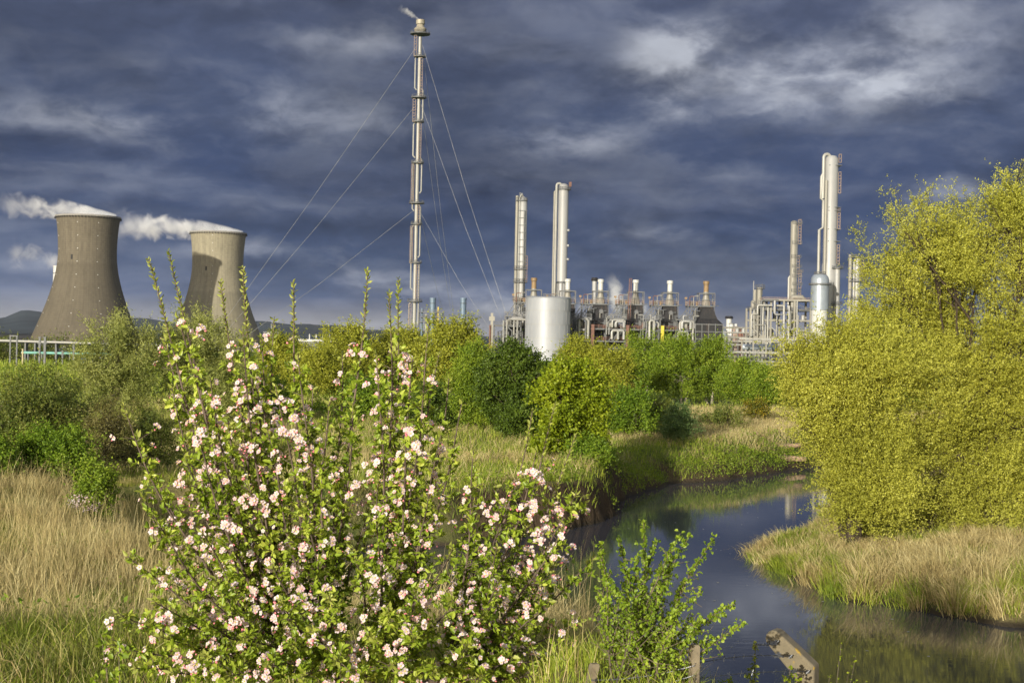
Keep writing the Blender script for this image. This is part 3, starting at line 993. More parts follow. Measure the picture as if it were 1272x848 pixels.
tussocks('reeds', 'pale dry reeds along the right bank below the willow', 'reeds', 7000, (6, 30, 34, 82), lambda P, d: f_reed(P, d) * (0.3 + 0.7 * sst(0.2, 0.6, grassnoise(P * 1.7 + 11))), (0.45, 1.2), (0.012, 0.026), G_STRAW, (-0.26, -0.06, 0), (45, 95), 0.15, 0.9, 0.0, hmod=lambda P: 1 - 0.5 * sst(43, 49, P[:, 1]))
tussocks('reed_grass', 'fresh green reed shoots at the water edge on the right', 'reeds', 9500, (6, 30, 34, 82), lambda P, d: f_reed(P, d) * (0.25 + 0.75 * sst(0.6, 0.2, grassnoise(P * 1.7 + 11))) * (0.4 + 0.6 * sst(2.5, 0.2, d)), (0.3, 0.95), (0.012, 0.024), G_GREEN, (-0.16, -0.05, 0), (50, 100), 0.2, 0.9, -0.05, hmod=lambda P: 1 - 0.45 * sst(43, 49, P[:, 1]))

# ------------------------------------------------------------------ cooling towers
def concrete(name, c, band):
    m, k, out = new_mat(name)
    oc = k.n('ShaderNodeTexCoord').outputs['Object']
    sp = k.n('ShaderNodeSeparateXYZ'); k.put(sp.inputs[0], oc)
    x, y, z = sp.outputs
    ang = k.m('ARCTAN2', y, x)
    cv = k.n('ShaderNodeCombineXYZ')
    k.put(cv.inputs[0], k.m('MULTIPLY', ang, 30.0)); k.put(cv.inputs[2], k.m('MULTIPLY', z, 0.05))
    streak = k.noise(cv.outputs[0], 0.7, 6, 0.65)
    lift = k.m('FRACT', k.m('DIVIDE', z, 1.55))
    line = k.m('SUBTRACT', 1.0, k.mr(lift, 0.0, 0.16))
    liftid = k.m('FLOOR', k.m('DIVIDE', z, 1.55))
    wn = k.n('ShaderNodeTexWhiteNoise', noise_dimensions='2D')
    pv = k.n('ShaderNodeCombineXYZ'); k.put(pv.inputs[0], liftid); k.put(pv.inputs[1], k.m('FLOOR', k.m('MULTIPLY', ang, 14)))
    k.put(wn.inputs['Vector'], pv.outputs[0])
    big = k.noise(oc, 0.05, 5)
    f = k.m('ADD', k.m('MULTIPLY', streak, 0.62), k.m('ADD', k.m('MULTIPLY', big, 0.30), k.m('MULTIPLY', wn.outputs[0], 0.08)))
    col = k.mix(k.mr(f, 0.3, 0.68), tuple(v * 0.72 for v in c), tuple(v * 1.22 for v in c))
    col = k.mix(k.m('MULTIPLY', line, 0.42), col, tuple(v * 0.5 for v in c))
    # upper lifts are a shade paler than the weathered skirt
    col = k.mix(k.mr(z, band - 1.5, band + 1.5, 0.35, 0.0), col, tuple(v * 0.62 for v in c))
    b = k.n('ShaderNodeBsdfPrincipled')
    k.put(b.inputs['Base Color'], col)
    b.inputs['Roughness'].default_value = 0.92
    b.inputs['Specular IOR Level'].default_value = 0.1
    k.t.links.new(b.outputs[0], out.inputs[0])
    return m


C_RIM = surf('rim_concrete', (0.22, 0.21, 0.19), 0.9, 0, 0.15, 0.3)
C_DARKOPEN = surf('dark_opening', (0.02, 0.02, 0.02), 0.9)
C_WHITE = surf('white_paint', (0.45, 0.45, 0.43), 0.5, 0, 0.05)


def hyper(z, top=86.5, zt=62.5, rt=19.9):
    b = 39.0 if z < zt else 55.0
    return rt * math.sqrt(1 + ((z - zt) / b) ** 2)


def cooling_tower(label, px, d, mat, dots):
    b = W(px, 424, d); b.z = 1.5
    t = thing('cooling_tower', label, 'cooling tower', b, 'cooling towers')
    zs = np.linspace(-3.5, 86.5, 64)
    mb = MB()
    prof = [(hyper(z), z) for z in zs] + [(hyper(z) - 0.9 - 0.4 * (86.5 - z) / 80, z) for z in zs[::-1]]
    prof.append(prof[0])
    mb.lathe(prof, n=96, cap=False)
    mb.build('shell', mat, t, 50)
    mb = MB()
    mb.lathe([(hyper(86.5) - 1.0, 86.4), (hyper(86.5) + 0.7, 86.4), (hyper(86.5) + 0.7, 87.5), (hyper(86.5) - 1.0, 87.5), (hyper(86.5) - 1.0, 86.4)], n=96, cap=False)
    mb.cur = 1
    for i in range(64):
        a = 2 * PI * i / 64
        r = hyper(86.5) + 0.75
        mb.beam((r * math.cos(a), r * math.sin(a), 85.3), (r * math.cos(a), r * math.sin(a), 86.4), 0.8, 0.35)
    mb.build('rim', [C_RIM, C_DARKOPEN], t, 30)
    mb = MB()
    for i in range(44):
        a, a2 = 2 * PI * i / 44, 2 * PI * (i + 0.5) / 44
        r0, r1 = hyper(-6) + 0.2, hyper(-3.5)
        mb.beam((r0 * math.cos(a), r0 * math.sin(a), -6.6), (r1 * math.cos(a2), r1 * math.sin(a2), -3.4), 0.8)
        a3 = 2 * PI * (i - 0.5) / 44
        mb.beam((r0 * math.cos(a), r0 * math.sin(a), -6.6), (r1 * math.cos(a3), r1 * math.sin(a3), -3.4), 0.8)
    mb.build('support_legs', C_RIM, t)
    lamp = None
    for (a, zz) in dots:
        r = hyper(zz) + 0.05
        mb = MB()
        mb.box((0, 0, 0), (0.5, 0.35, 0.5), 0)
        if lamp is None:
            lamp = mb.build('warning_lamp', C_WHITE, t); q = lamp
        else:
            q = lamp.copy(); COL.objects.link(q)
        q.location = (r * math.cos(a), r * math.sin(a), zz)
        q.rotation_euler = (0, 0, a + PI / 2)
    mb = MB()
    a = -PI / 2 - 0.25
    zz = 58.0; r = hyper(zz)
    mb.box((r * math.cos(a), r * math.sin(a), zz), (1.1, 0.6, 3.4), a + PI / 2)
    mb.build('access_door', C_DARKOPEN, t)
    return t


dots1 = [(-PI / 2 + o, z) for o in (-0.98, -0.05, 0.62) for z in range(10, 84, 9)]
dots2 = [(-PI / 2 + 0.0, z) for z in range(12, 86, 6)]
cooling_tower('broader cooling tower at the far left, cloud shade put into its colour', 106.5, 1000, concrete('cloud_shaded_concrete', (0.120, 0.104, 0.076), 54), dots1)  # dark concrete colour carries the shade of a cloud over this tower
cooling_tower('paler cooling tower with its sunlit top', 268.5, 1130, concrete('pale_concrete', (0.235, 0.212, 0.150), 40), dots2)

# ------------------------------------------------------------------ plant materials
M_ALU = surf('aluminium_cladding', (0.30, 0.30, 0.297), 0.5, 0.15, 0.05, 0.12, (0.28, 0.27, 0.25), 0.15)
M_TANK = surf('tank_cladding', (0.29, 0.30, 0.325), 0.5, 0.15, 0.06, 0.12, (0.42, 0.42, 0.42), 0.2)
M_CREAM = surf('cream_insulation', (0.235, 0.225, 0.195), 0.55, 0.1, 0.10, 0.3, (0.27, 0.23, 0.17), 0.4)
M_STEEL = surf('galvanised_steel', (0.10, 0.103, 0.106), 0.55, 0.3, 0.2, 0.5)
M_GREY = surf('grey_steelwork', (0.105, 0.11, 0.115), 0.6, 0.1, 0.25, 0.5, (0.15, 0.08, 0.05), 0.3)
M_BLACK = surf('sooty_steel_and_gaps', (0.012, 0.012, 0.014), 0.7, 0.1, 0.4, 0.3, (0.10, 0.065, 0.05), 0.4)
M_RUST = surf('red_oxide', (0.15, 0.075, 0.055), 0.75, 0, 0.35, 0.5)
M_ORANGE = surf('orange_hood', (0.22, 0.145, 0.07), 0.6, 0, 0.2, 0.5)
M_YELLOW = surf('yellow_paint', (0.50, 0.39, 0.03), 0.5, 0, 0.1)
M_PIPE = surf('white_pipe', (0.275, 0.272, 0.252), 0.45, 0.1, 0.10, 0.3, (0.35, 0.32, 0.27), 0.35)
M_BLUE = surf('blue_grey_stack', (0.12, 0.17, 0.23), 0.5, 0.1, 0.1, 0.3)
M_VESSEL = surf('blue_white_vessel', (0.27, 0.305, 0.35), 0.4, 0.3, 0.08, 0.3)
M_TEAL = surf('teal_pipe', (0.14, 0.33, 0.28), 0.5)
M_SALMON = surf('faded_red_cage', (0.22, 0.165, 0.135), 0.7)
M_DBLUE = surf('blue_container', (0.02, 0.07, 0.32), 0.5)
M_WIRE = surf('steel_cable', (0.27, 0.27, 0.27), 0.5, 0.3)


def base_at(px, d, py=424, z=None):
    p = W(px, py, d)
    p.z = ground(p.x, d) if z is None else z
    return p


def zat(px, py, d): return W(px, py, d).z


def ladder_cage(mb, x, y, z0, z1, w=0.8, t=0.10):
    for s in (-1, 1):
        mb.beam((x + s * w / 2, y, z0), (x + s * w / 2, y, z1), t)
    n = max(2, int((z1 - z0) / 1.0))
    for i in range(n + 1):
        z = z0 + (z1 - z0) * i / n
        mb.beam((x - w / 2, y, z), (x + w / 2, y, z), t)
        if i % 2 == 0: mb.beam((x - w / 2, y - w * 0.7, z), (x + w / 2, y - w * 0.7, z), t)


def round_platform(mb, c, r, rail=1.1, th=0.25):
    mb.lathe([(0.2, 0), (r, 0), (r, th), (0.2, th)], c, 20)
    for hgt in (0.55, 1.1):
        mb.ring((c[0], c[1], c[2] + hgt * rail), r * 0.97, 0.06, 18)
    for i in range(10):
        a = 2 * PI * i / 10
        x, y = c[0] + r * 0.97 * math.cos(a), c[1] + r * 0.97 * math.sin(a)
        mb.beam((x, y, c[2]), (x, y, c[2] + 1.1 * rail), 0.1)


def railing(mb, x0, x1, y0, y1, z, h=1.1, t=0.09, step=2.2):
    loop = [(x0, y0), (x1, y0), (x1, y1), (x0, y1), (x0, y0)]
    for (a, b), (c, d) in zip(loop, loop[1:]):
        for q in (0.5, 1.0): mb.beam((a, b, z + h * q), (c, d, z + h * q), t)
        n = max(1, int(math.hypot(c - a, d - b) / step))
        for i in range(n):
            x, y = a + (c - a) * i / n, b + (d - b) * i / n
            mb.beam((x, y, z), (x, y, z + h), t)


# ------------------------------------------------------------------ the flare stack
def flare():
    d = 520.0; s = d / F
    b = base_at(514, d)
    t = thing('flare_stack', 'very tall slender guyed flare stack, the tallest thing in view', 'flare stack', b)
    Z = lambda py: zat(515, py, d) - b.z
    top = Z(46)
    mb = MB()
    mb.tube([(0, 0, -0.5), (0, 0, top)], [0.72, 0.62], 16)
    mb.build('riser', M_PIPE, t, 40)
    mb = MB()
    mb.lathe([(1.0, Z(42)), (2.1, Z(39)), (2.3, Z(36)), (1.5, Z(34)), (1.25, Z(31)), (1.6, Z(30)), (1.6, Z(25)), (1.2, Z(25)), (1.2, Z(28))], (0, 0, 0), 20)
    mb.build('flare_tip', surf('burnt_tip', (0.30, 0.27, 0.21), 0.6, 0.3, 0.3, 0.6), t, 40)
    plats = [(43, 3.7), (71, 2.3), (122, 2.8), (152, 2.1), (203, 2.3), (253, 2.8), (279, 2.0), (327, 2.3), (375, 2.8)]
    for py, r in plats:
        mb = MB()
        round_platform(mb, (0, 0, Z(py)), r, 1.0, 0.35)
        mb.build('platform', M_GREY, t)
    ends = [43, 71, 122, 152, 203, 253, 279, 327, 375, 408]
    for i in range(len(ends) - 1):
        mb = MB()
        sx = -1.55 if i % 2 == 0 else 0.75
        ladder_cage(mb, sx, -1.35, Z(ends[i + 1]), Z(ends[i]) - 0.6, 0.9, 0.17)
        mb.build('ladder', M_SALMON, t)
    for i, (py0, py1, x) in enumerate([(70, 112, -1.55), (110, 150, 1.5), (152, 196, -1.7), (196, 240, 1.55), (200, 262, -1.55), (255, 320, 1.45), (280, 360, -1.6), (325, 405, 1.4), (375, 408, -2.0)]):
        mb = MB()
        mb.tube([(x * 0.6, 0, Z(py0)), (x, 0, Z(py0) - 0.8), (x, 0, Z(py1) + 0.8), (x * 0.6, 0, Z(py1))], 0.26, 8)
        mb.build('pipe', M_PIPE, t, 40)
    for ax, ay in ((-73, -20), (39, -60), (14, 76)):
        for py, k in ((56, 1.0), (130, 0.97), (261, 0.9)):
            mb = MB()
            q = Vector((ax * k, ay * k, ground(b.x + ax * k, d + ay * k) - b.z))
            mb.tube([(0.9 * (1 if ax > 0 else -1), 0, Z(py)), Vector((0, 0, Z(py))).lerp(q, 0.5) - Vector((0, 0, 0.8)), q], 0.055, 4)
            mb.build('guy_wire', M_WIRE, t)


flare()


# ------------------------------------------------------------------ tall columns
def add_bend(mb, x0, z0, x1, ztop, r, y=-0.3):
    """pipe that leaves the column top, loops over and runs down beside it"""
    h = ztop
    pts = [(x1, y, h - 1.0)]
    for i in range(7):
        a = PI * i / 6
        pts.append(((x0 + x1) / 2 + (x1 - x0) / 2 * math.cos(a), y, h + abs(x1 - x0) * 0.5 * math.sin(a)))
    pts += [(x0, y, h - 2), (x0, y, z0)]
    mb.tube(pts, r, 8)


def col_left():
    d = 486.0; s = d / F
    b = base_at(643, d)
    t = thing('process_column', 'tall narrow column bundled with pipes left behind the silver tank', 'column', b, 'tall process columns')
    Z = lambda py: zat(643, py, d) - b.z
    mb = MB(); mb.lathe([(1.25, 0), (1.25, Z(348)), (1.4, Z(344)), (1.4, Z(248)), (0.9, Z(245)), (0.3, Z(244))], (0.9, 0, 0), 18); mb.build('shell', M_ALU, t, 40)
    mb = MB(); mb.tube([(-1.15, 0.3, 0), (-1.15, 0.3, Z(243))], 0.55, 10); mb.build('pipe', M_CREAM, t, 40)
    mb = MB(); mb.tube([(-0.25, -1.0, Z(372)), (-0.25, -1.0, Z(246)), (0.4, -0.6, Z(241)), (0.8, 0, Z(245))], 0.33, 8); mb.build('pipe', M_PIPE, t, 40)
    mb = MB(); mb.tube([(1.5, -1.3, Z(390)), (1.5, -1.3, Z(262))], 0.22, 6); mb.build('pipe', M_STEEL, t, 40)
    for py, r in ((250, 2.0), (335, 2.3), (351, 2.4), (373, 2.6)):
        mb = MB(); round_platform(mb, (0.4, 0, Z(py)), r); mb.build('platform', M_GREY, t)
    mb = MB(); ladder_cage(mb, 2.35, -0.6, Z(350), Z(318), 0.7, 0.14); mb.build('ladder', M_ORANGE, t)
    mb = MB()
    mb.beam((-0.6, -1.2, Z(390)), (-0.6, -1.2, Z(318)), 0.3)
    for py in range(262, 340, 9): mb.box((0.9, -1.35, Z(py)), (2.6, 0.25, 0.25))
    mb.build('pipe_support', M_GREY, t)
    mb = MB(); mb.tube([(-0.2, 0, Z(246)), (-0.2, 0, Z(239))], 0.12, 6); mb.tube([(0.5, 0, Z(246)), (0.5, 0, Z(240))], 0.1, 6); mb.build('vent', M_PIPE, t)


def col_tank():
    d = 492.0
    b = base_at(693, d)
    t = thing('process_column', 'smooth bright column with a looped pipe rising right behind the silver tank', 'column', b, 'tall process columns')
    Z = lambda py: zat(694, py, d) - b.z
    mb = MB(); mb.lathe([(1.75, 0), (1.75, Z(232)), (1.4, Z(229.5)), (0.6, Z(228))], (0.9, 0, 0), 22); mb.build('shell', M_ALU, t, 40)
    mb = MB(); add_bend(mb, -1.55, 0, 0.1, Z(231), 0.42, -0.6); mb.build('pipe', M_PIPE, t, 40)
    mb = MB(); mb.tube([(-2.15, 0.2, 0), (-2.15, 0.2, Z(238)), (-1.2, 0.2, Z(236))], 0.38, 8); mb.build('pipe', M_CREAM, t, 40)
    mb = MB()
    for py in (240, 262, 285, 308, 330): mb.box((-1.2, 0, Z(py)), (2.2, 0.3, 0.25))
    mb.build('pipe_support', M_GREY, t)
    mb = MB(); round_platform(mb, (1.1, 0, Z(236)), 2.3, 0.9); mb.build('platform', M_GREY, t)
    for py in (286, 305, 322):
        mb = MB(); mb.tube([(2.4, -0.5, Z(py)), (3.2, -0.8, Z(py))], 0.42, 10); mb.build('manway', M_ALU, t)
    mb = MB(); mb.box((3.1, -0.4, Z(229)), (0.9, 0.9, 1.6)); mb.build('lifting_davit', M_RUST, t)
    mb = MB(); mb.lathe([(1.9, Z(352)), (1.9, Z(351)), (1.9, Z(351) + 0.4)], (0.9, 0, 0), 18)
    for a in range(8): mb.beam((0.9 + 1.9 * math.cos(a * PI / 4), 1.9 * math.sin(a * PI / 4), Z(368)), (0.9 + 1.9 * math.cos(a * PI / 4), 1.9 * math.sin(a * PI / 4), Z(352)), 0.25)
    mb.build('skirt_frame', M_STEEL, t)


def col_big():
    d = 470.0
    b = base_at(1025, d)
    t = thing('process_column', 'tallest column on the right with a jogged side pipe and looped top', 'column', b, 'tall process columns')
    Z = lambda py: zat(1027, py, d) - b.z
    mb = MB(); mb.lathe([(2.5, 0), (2.5, Z(330)), (2.25, Z(326)), (2.25, Z(198)), (1.6, Z(194)), (0.5, Z(193))], (0.9, 0, 0), 22); mb.build('shell', M_ALU, t, 40)
    mb = MB(); add_bend(mb, -1.9, Z(247), 0.2, Z(196), 0.55, -0.9); mb.build('pipe', M_PIPE, t, 40)
    mb = MB(); mb.tube([(-1.9, -0.9, Z(216)), (-2.5, -0.9, Z(220)), (-2.5, -0.9, Z(247)), (-1.7, -0.9, Z(250)), (-1.7, -0.9, Z(283)), (-2.9, -0.9, Z(286)), (-2.9, -0.9, 4)], 0.5, 8); mb.build('pipe', M_PIPE, t, 40)
    mb = MB(); mb.tube([(-1.1, -2.0, 3), (-1.1, -2.0, Z(225))], 0.5, 8); mb.build('pipe', M_CREAM, t, 40)
    for y0, y1 in ((192, 202), (214, 240), (260, 284), (304, 328)):
        mb = MB(); ladder_cage(mb, 3.55, -0.6, Z(y1), Z(y0), 0.8, 0.2); mb.build('ladder', M_SALMON, t)
    for py in (206, 258, 262, 285, 300):
        mb = MB(); mb.box((1.8, 0, Z(py)), (4.2, 4.2, 0.22)); mb.build('platform', M_GREY, t)
    mb = MB(); mb.tube([(3.0, -2.2, Z(410)), (3.0, -2.2, Z(332))], 1.0, 12); mb.lathe([(1.5, 0), (1.5, 0.5)], (3.0, -2.2, Z(334)), 14); mb.build('side_vessel', M_ALU, t, 40)
    for py in (334, 378):
        mb = MB(); round_platform(mb, (3.0, -2.2, Z(py)), 1.9, 0.8); mb.build('platform', M_GREY, t)


def col_mid():
    d = 500.0
    b = base_at(984, d)
    t = thing('process_column', 'slim column with ladders down its right side, left of the blue white vessel', 'column', b, 'tall process columns')
    Z = lambda py: zat(985, py, d) - b.z
    mb = MB(); mb.lathe([(1.15, 0), (1.15, Z(276)), (0.5, Z(274))], (-0.2, 0, 0), 16); mb.build('shell', M_CREAM, t, 40)
    mb = MB(); mb.tube([(-1.6, 0, 4), (-1.6, 0, Z(345)), (-1.15, 0, Z(343))], 0.4, 8); mb.build('pipe', M_PIPE, t, 40)
    mb = MB(); mb.tube([(0.9, -0.6, 4), (0.9, -0.6, Z(280))], 0.3, 8); mb.build('pipe', M_STEEL, t, 40)
    for y0, y1, x in ((273, 303, 1.75), (318, 340, 1.4), (336, 372, 2.1)):
        mb = MB(); ladder_cage(mb, x, -0.6, Z(y1), Z(y0), 0.9, 0.2); mb.build('ladder', M_SALMON, t)
    for py, x in ((278, 0.8), (303, 0.8), (320, 0.6), (332, 0.9), (338, 1.4), (344, 1.0), (354, 1.2), (362, 0.8)):
        mb = MB(); mb.box((x, 0, Z(py)), (3.4, 2.6, 0.2)); railing(mb, x - 1.7, x + 1.7, -1.3, 1.3, Z(py), 0.9, 0.09); mb.build('platform', M_GREY, t)


def col_right():
    d = 458.0
    b = base_at(1059, d)
    t = thing('process_column', 'short bundle of columns and pipes between the big column and the willow', 'column', b, 'tall process columns')
    Z = lambda py: zat(1060, py, d) - b.z
    mb = MB(); mb.lathe([(1.1, 0), (1.1, Z(321)), (0.4, Z(318))], (1.0, 0, 0), 16); mb.build('shell', M_ALU, t, 40)
    mb = MB(); mb.tube([(-1.2, 0, 0), (-1.2, 0, Z(316))], 0.62, 10); mb.build('pipe', M_CREAM, t, 40)
    mb = MB(); mb.tube([(-0.2, -0.9, 0), (-0.2, -0.9, Z(325))], 0.35, 8); mb.build('pipe', M_PIPE, t, 40)
    for py, r in ((320, 1.9), (350, 2.3), (372, 2.2)):
        mb = MB(); round_platform(mb, (0.2 + (py > 330) * 0.5, 0, Z(py)), r, 0.9); mb.build('platform', M_GREY, t)
    mb = MB(); ladder_cage(mb, 2.5, -0.6, Z(349), Z(322), 0.7, 0.16); mb.build('ladder', M_SALMON, t)
    mb = MB()
    for py in range(330, 400, 10): mb.box((0, -0.5, Z(py)), (3.4, 0.25, 0.2))
    mb.build('pipe_support', M_GREY, t)
    t2 = thing('white_pipe', 'bent white pipe at the foot of the short column bundle', 'pipe', base_at(1068, d - 6))
    z1 = zat(1068, 400, d - 6) - t2.location.z
    mb = MB(); mb.tube([(-4, 0, z1), (2.2, 0, z1), (3.2, 0, z1 - 0.6), (3.4, 0, z1 - 2), (3.4, 0, 0)], 0.55, 10); mb.build('run', M_PIPE, t2, 40)


def col_small():
    d = 508.0
    b = base_at(940, d)
    t = thing('process_column', 'stubby pair of pale columns with a thin mast at the left of the pipe frame', 'column', b, 'tall process columns')
    Z = lambda py: zat(940, py, d) - b.z
    mb = MB(); mb.tube([(0.6, 0, 0), (0.6, 0, Z(357))], 0.95, 12); mb.build('shell', M_CREAM, t, 40)
    mb = MB(); mb.tube([(-1.0, 0, 0), (-1.0, 0, Z(360))], 0.6, 10); mb.build('pipe', M_CREAM, t, 40)
    mb = MB(); mb.tube([(-1.5, 0, 0), (-1.5, 0, Z(349))], 0.16, 6); mb.build('mast', M_PIPE, t, 40)
    mb = MB(); round_platform(mb, (0.8, 0, Z(359)), 1.7, 1.4); mb.beam((1.6, 0, Z(366)), (1.6, 0, Z(352)), 0.2); mb.build('platform', M_GREY, t)


col_left(); col_tank(); col_big(); col_mid(); col_right(); col_small()


def vessel():
    d = 455.0
    b = base_at(1017, d)
    t = thing('vertical_vessel', 'domed blue white vessel with a ring platform in front of the tallest column', 'vessel', b)
    Z = lambda py: zat(1018, py, d) - b.z
    R0 = 2.85
    mb = MB(); mb.lathe([(R0, Z(385)), (R0, Z(353)), (R0 * 1.0, Z(347)), (R0 * 0.93, Z(344)), (R0 * 0.75, Z(341.5)), (R0 * 0.4, Z(340)), (0.2, Z(339.6))], n=28); mb.build('shell', M_VESSEL, t, 30)
    mb = MB(); mb.lathe([(R0 * 0.9, 0), (R0 * 0.9, Z(385.2))], n=24); mb.build('skirt', C_WHITE, t, 30)
    mb = MB(); mb.lathe([(R0 + 0.02, Z(354)), (R0 + 0.7, Z(354)), (R0 + 0.7, Z(352)), (R0 + 0.02, Z(352))], n=28, cap=False); mb.build('ring_platform', M_GREY, t)
    mb = MB(); round_platform(mb, (0, 0, Z(341.5)), 1.9, 0.9); mb.build('top_platform', M_GREY, t)
    mb = MB(); mb.tube([(0, 0, Z(341)), (0, 0, Z(337))], 0.4, 8); mb.build('nozzle', M_STEEL, t)


vessel()


def tank():
    d = 455.0
    b = base_at(680, d)
    t = thing('storage_tank', 'big bright silver cylindrical tank standing between the two tall columns', 'tank', b)
    Z = lambda py: zat(681, py, d) - b.z
    r = 28.0 * d / F
    mb = MB()
    prof = [(r, 0)]
    for py in (434, 420, 403, 386):
        prof += [(r, Z(py) - 0.08), (r + 0.05, Z(py) - 0.05), (r + 0.05, Z(py) + 0.05), (r, Z(py) + 0.08)]
    prof += [(r, Z(371))]
    mb.lathe(prof, n=72, cap=False)
    mb.build('shell', M_TANK, t, 30)
    mb = MB()
    for py in (434, 420, 403, 386): mb.lathe([(r + 0.03, Z(py) - 0.09), (r + 0.075, Z(py) - 0.09), (r + 0.075, Z(py) + 0.09), (r + 0.03, Z(py) + 0.09)], n=72, cap=False)
    for i in range(24):
        a = 2 * PI * i / 24
        for (p0, p1) in ((434, 420), (420, 403), (403, 386), (386, 371)):
            aa = a + (p0 % 3) * 0.12
            mb.beam((r * math.cos(aa), r * math.sin(aa), Z(p0) + 0.1), (r * math.cos(aa), r * math.sin(aa), Z(p1) - 0.1), 0.05)
    mb.build('seams', M_ALU, t, 30)
    mb = MB(); mb.lathe([(r + 0.06, Z(371)), (r + 0.10, Z(371) + 0.25), (r - 0.5, Z(371) + 0.55), (r * 0.5, Z(369.5)), (0.1, Z(369))], n=72); mb.build('roof', M_TANK, t, 30)
    mb = MB(); railing(mb, -1.6, 1.6, -1.4, 1.4, Z(369), 1.0, 0.09); mb.build('roof_railing', M_GREY, t)
    mb = MB()
    for i in range(38):
        a = -PI / 2 + 0.5 + i * 0.045; z = 0.6 + i * Z(373) / 38
        mb.box(((r + 0.5) * math.cos(a + 0.9), (r + 0.5) * math.sin(a + 0.9), z), (0.9, 0.6, 0.12), a)
    st = mb.build('stairway', M_STEEL, t)


tank()


# ------------------------------------------------------------------ furnaces
def furnace(label, px, d, stack_mat, proto=None):
    b = base_at(px, d)
    if proto is not None:
        t = copy_tree(proto)
        t.location = b
        t['label'] = label
        for c in t.children:
            if c.name.startswith('stack'):
                c.data = c.data.copy(); c.data.materials[0] = stack_mat
        return t
    s = d / F
    t = thing('furnace', label, 'furnace', b, 'row of furnaces')
    Z = lambda py: zat(790, py, d) - b.z
    zp = Z(379)
    # dark hipped fire box: hood over a body, skewed to the row
    mb = MB()
    def ringbox(pairs):
        vs = []
        for hw, hd, z, cx in pairs:
            vs += [(cx - hw, -hd, z), (cx + hw, -hd, z), (cx + hw, hd, z), (cx - hw, hd, z)]
        fs = [(3, 2, 1, 0)]
        for i in range(len(pairs) - 1):
            for j in range(4):
                a, c = i * 4 + j, i * 4 + (j + 1) % 4
                fs.append((a, c, c + 4, a + 4))
        n = (len(pairs) - 1) * 4
        fs.append((n, n + 1, n + 2, n + 3))
        mb.add(vs, fs)
    ringbox([(3.4, 3.4, 0, 0.9), (3.4, 3.4, Z(399), 0.9), (2.7, 2.7, Z(392), 1.1), (2.3, 2.3, zp - 0.1, 1.3)])
    mb.build('firebox', M_BLACK, t)
    mb = MB()
    for x in (-2.42, -0.8, 0.8, 2.42, 4.44):
        mb.beam((x, -3.5, 0), (x, -3.5, Z(400)), 0.28)
    for py in (402, 410, 418): mb.beam((-2.5, -3.55, Z(py)), (4.5, -3.55, Z(py)), 0.25)
    mb.build('firebox_stiffeners', M_GREY, t)
    mb = MB()
    mb.lathe([(1.5, Z(379)), (1.45, Z(374)), (0.95, Z(366)), (0.95, Z(361))], (1.3, 0, 0), 16)
    mb.build('cone', M_CREAM, t, 40)
    mb = MB(); mb.lathe([(0.82, Z(364)), (0.82, Z(352)), (1.05, Z(351.5)), (1.05, Z(348)), (0.7, Z(347.5))], (1.3, 0, 0), 16); mb.build('stack', stack_mat, t, 40)
    mb = MB(); mb.box((-0.6, 0, zp), (9.2, 6.4, 0.45)); pl = mb.build('platform', M_STEEL, t)
    mb = MB(); railing(mb, -5.1, 3.9, -3.1, 3.1, zp + 0.25, 1.3, 0.12, 1.8); mb.build('railing', M_SALMON, pl)
    # gantry round the stack
    mb = MB()
    for x in (-1.3, 3.9):
        for y in (-2.6, 2.6): mb.beam((x, y, zp), (x, y, Z(363)), 0.28)
    for y in (-2.6, 2.6): mb.beam((-1.4, y, Z(363)), (4.0, y, Z(363)), 0.28)
    for x in (-1.3, 3.9): mb.beam((x, -2.6, Z(363)), (x, 2.6, Z(363)), 0.28)
    mb.beam((-1.3, -2.6, Z(371)), (3.9, -2.6, Z(371)), 0.18)
    mb.build('gantry', M_GREY, t)
    # round flue and its dampers
    mb = MB(); mb.tube([(-2.3, -1.9, Z(395)), (-2.3, -1.9, Z(384))], 1.0, 16); mb.build('flue_drum', M_STEEL, t, 40)
    mb = MB(); mb.lathe([(0.7, 0), (0.8, 0.3), (0.7, 0.6)], (0, 0, 0), 14)
    fan = mb.build('damper_wheel', M_GREY, t, 40, (1.4, -2.75, Z(388))); fan.rotation_euler = (PI / 2 - 0.15, 0, 0)
    for k in range(4):
        mb = MB()
        x0 = -4.8 + k * 1.1
        mb.beam((x0, -2.8, zp - 0.1), (x0 - 3.0, -2.8, Z(396)), 0.26)
        mb.build('brace', M_STEEL, t)
    for x, y in ((-4.9, -2.9), (-4.9, 2.9)):
        mb = MB(); mb.beam((x, y, Z(396)), (x, y, zp), 0.24); mb.build('post', M_STEEL, t)
    rq = random.Random(4)
    for k in range(9):
        x = rq.uniform(-4.6, 3.8); y = rq.uniform(-3.6, -2.9)
        mb = MB(); za = rq.choice([Z(396), Z(390), zp]); zb = za + rq.uniform(1.2, 3.4)
        mb.tube([(x, y, za), (x, y, zb - 0.2), (x + 0.3, y, zb), (x + rq.uniform(0.6, 1.8), y, zb)], rq.uniform(0.1, 0.2), 6)
        mb.build('pipe', rq.choice([M_STEEL, M_GREY, M_CREAM, M_RUST]), t, 40)
    for k in range(4):
        mb = MB(); mb.lathe([(0.35, 0), (0.4, 0.8), (0.2, 1.2)], (rq.uniform(-4.4, -0.5), rq.uniform(-2.5, 1), zp + 0.25), 10); mb.build('pot', rq.choice([M_CREAM, M_ORANGE, M_STEEL]), t, 40)
    mb = MB(); mb.box((-5.6, -1.6, zp + 2.6), (0.8, 0.5, 0.6)); mb.beam((-5.6, -1.6, zp), (-5.6, -1.6, zp + 2.6), 0.12); mb.build('warning_lamp', M_ORANGE, t)
    return t


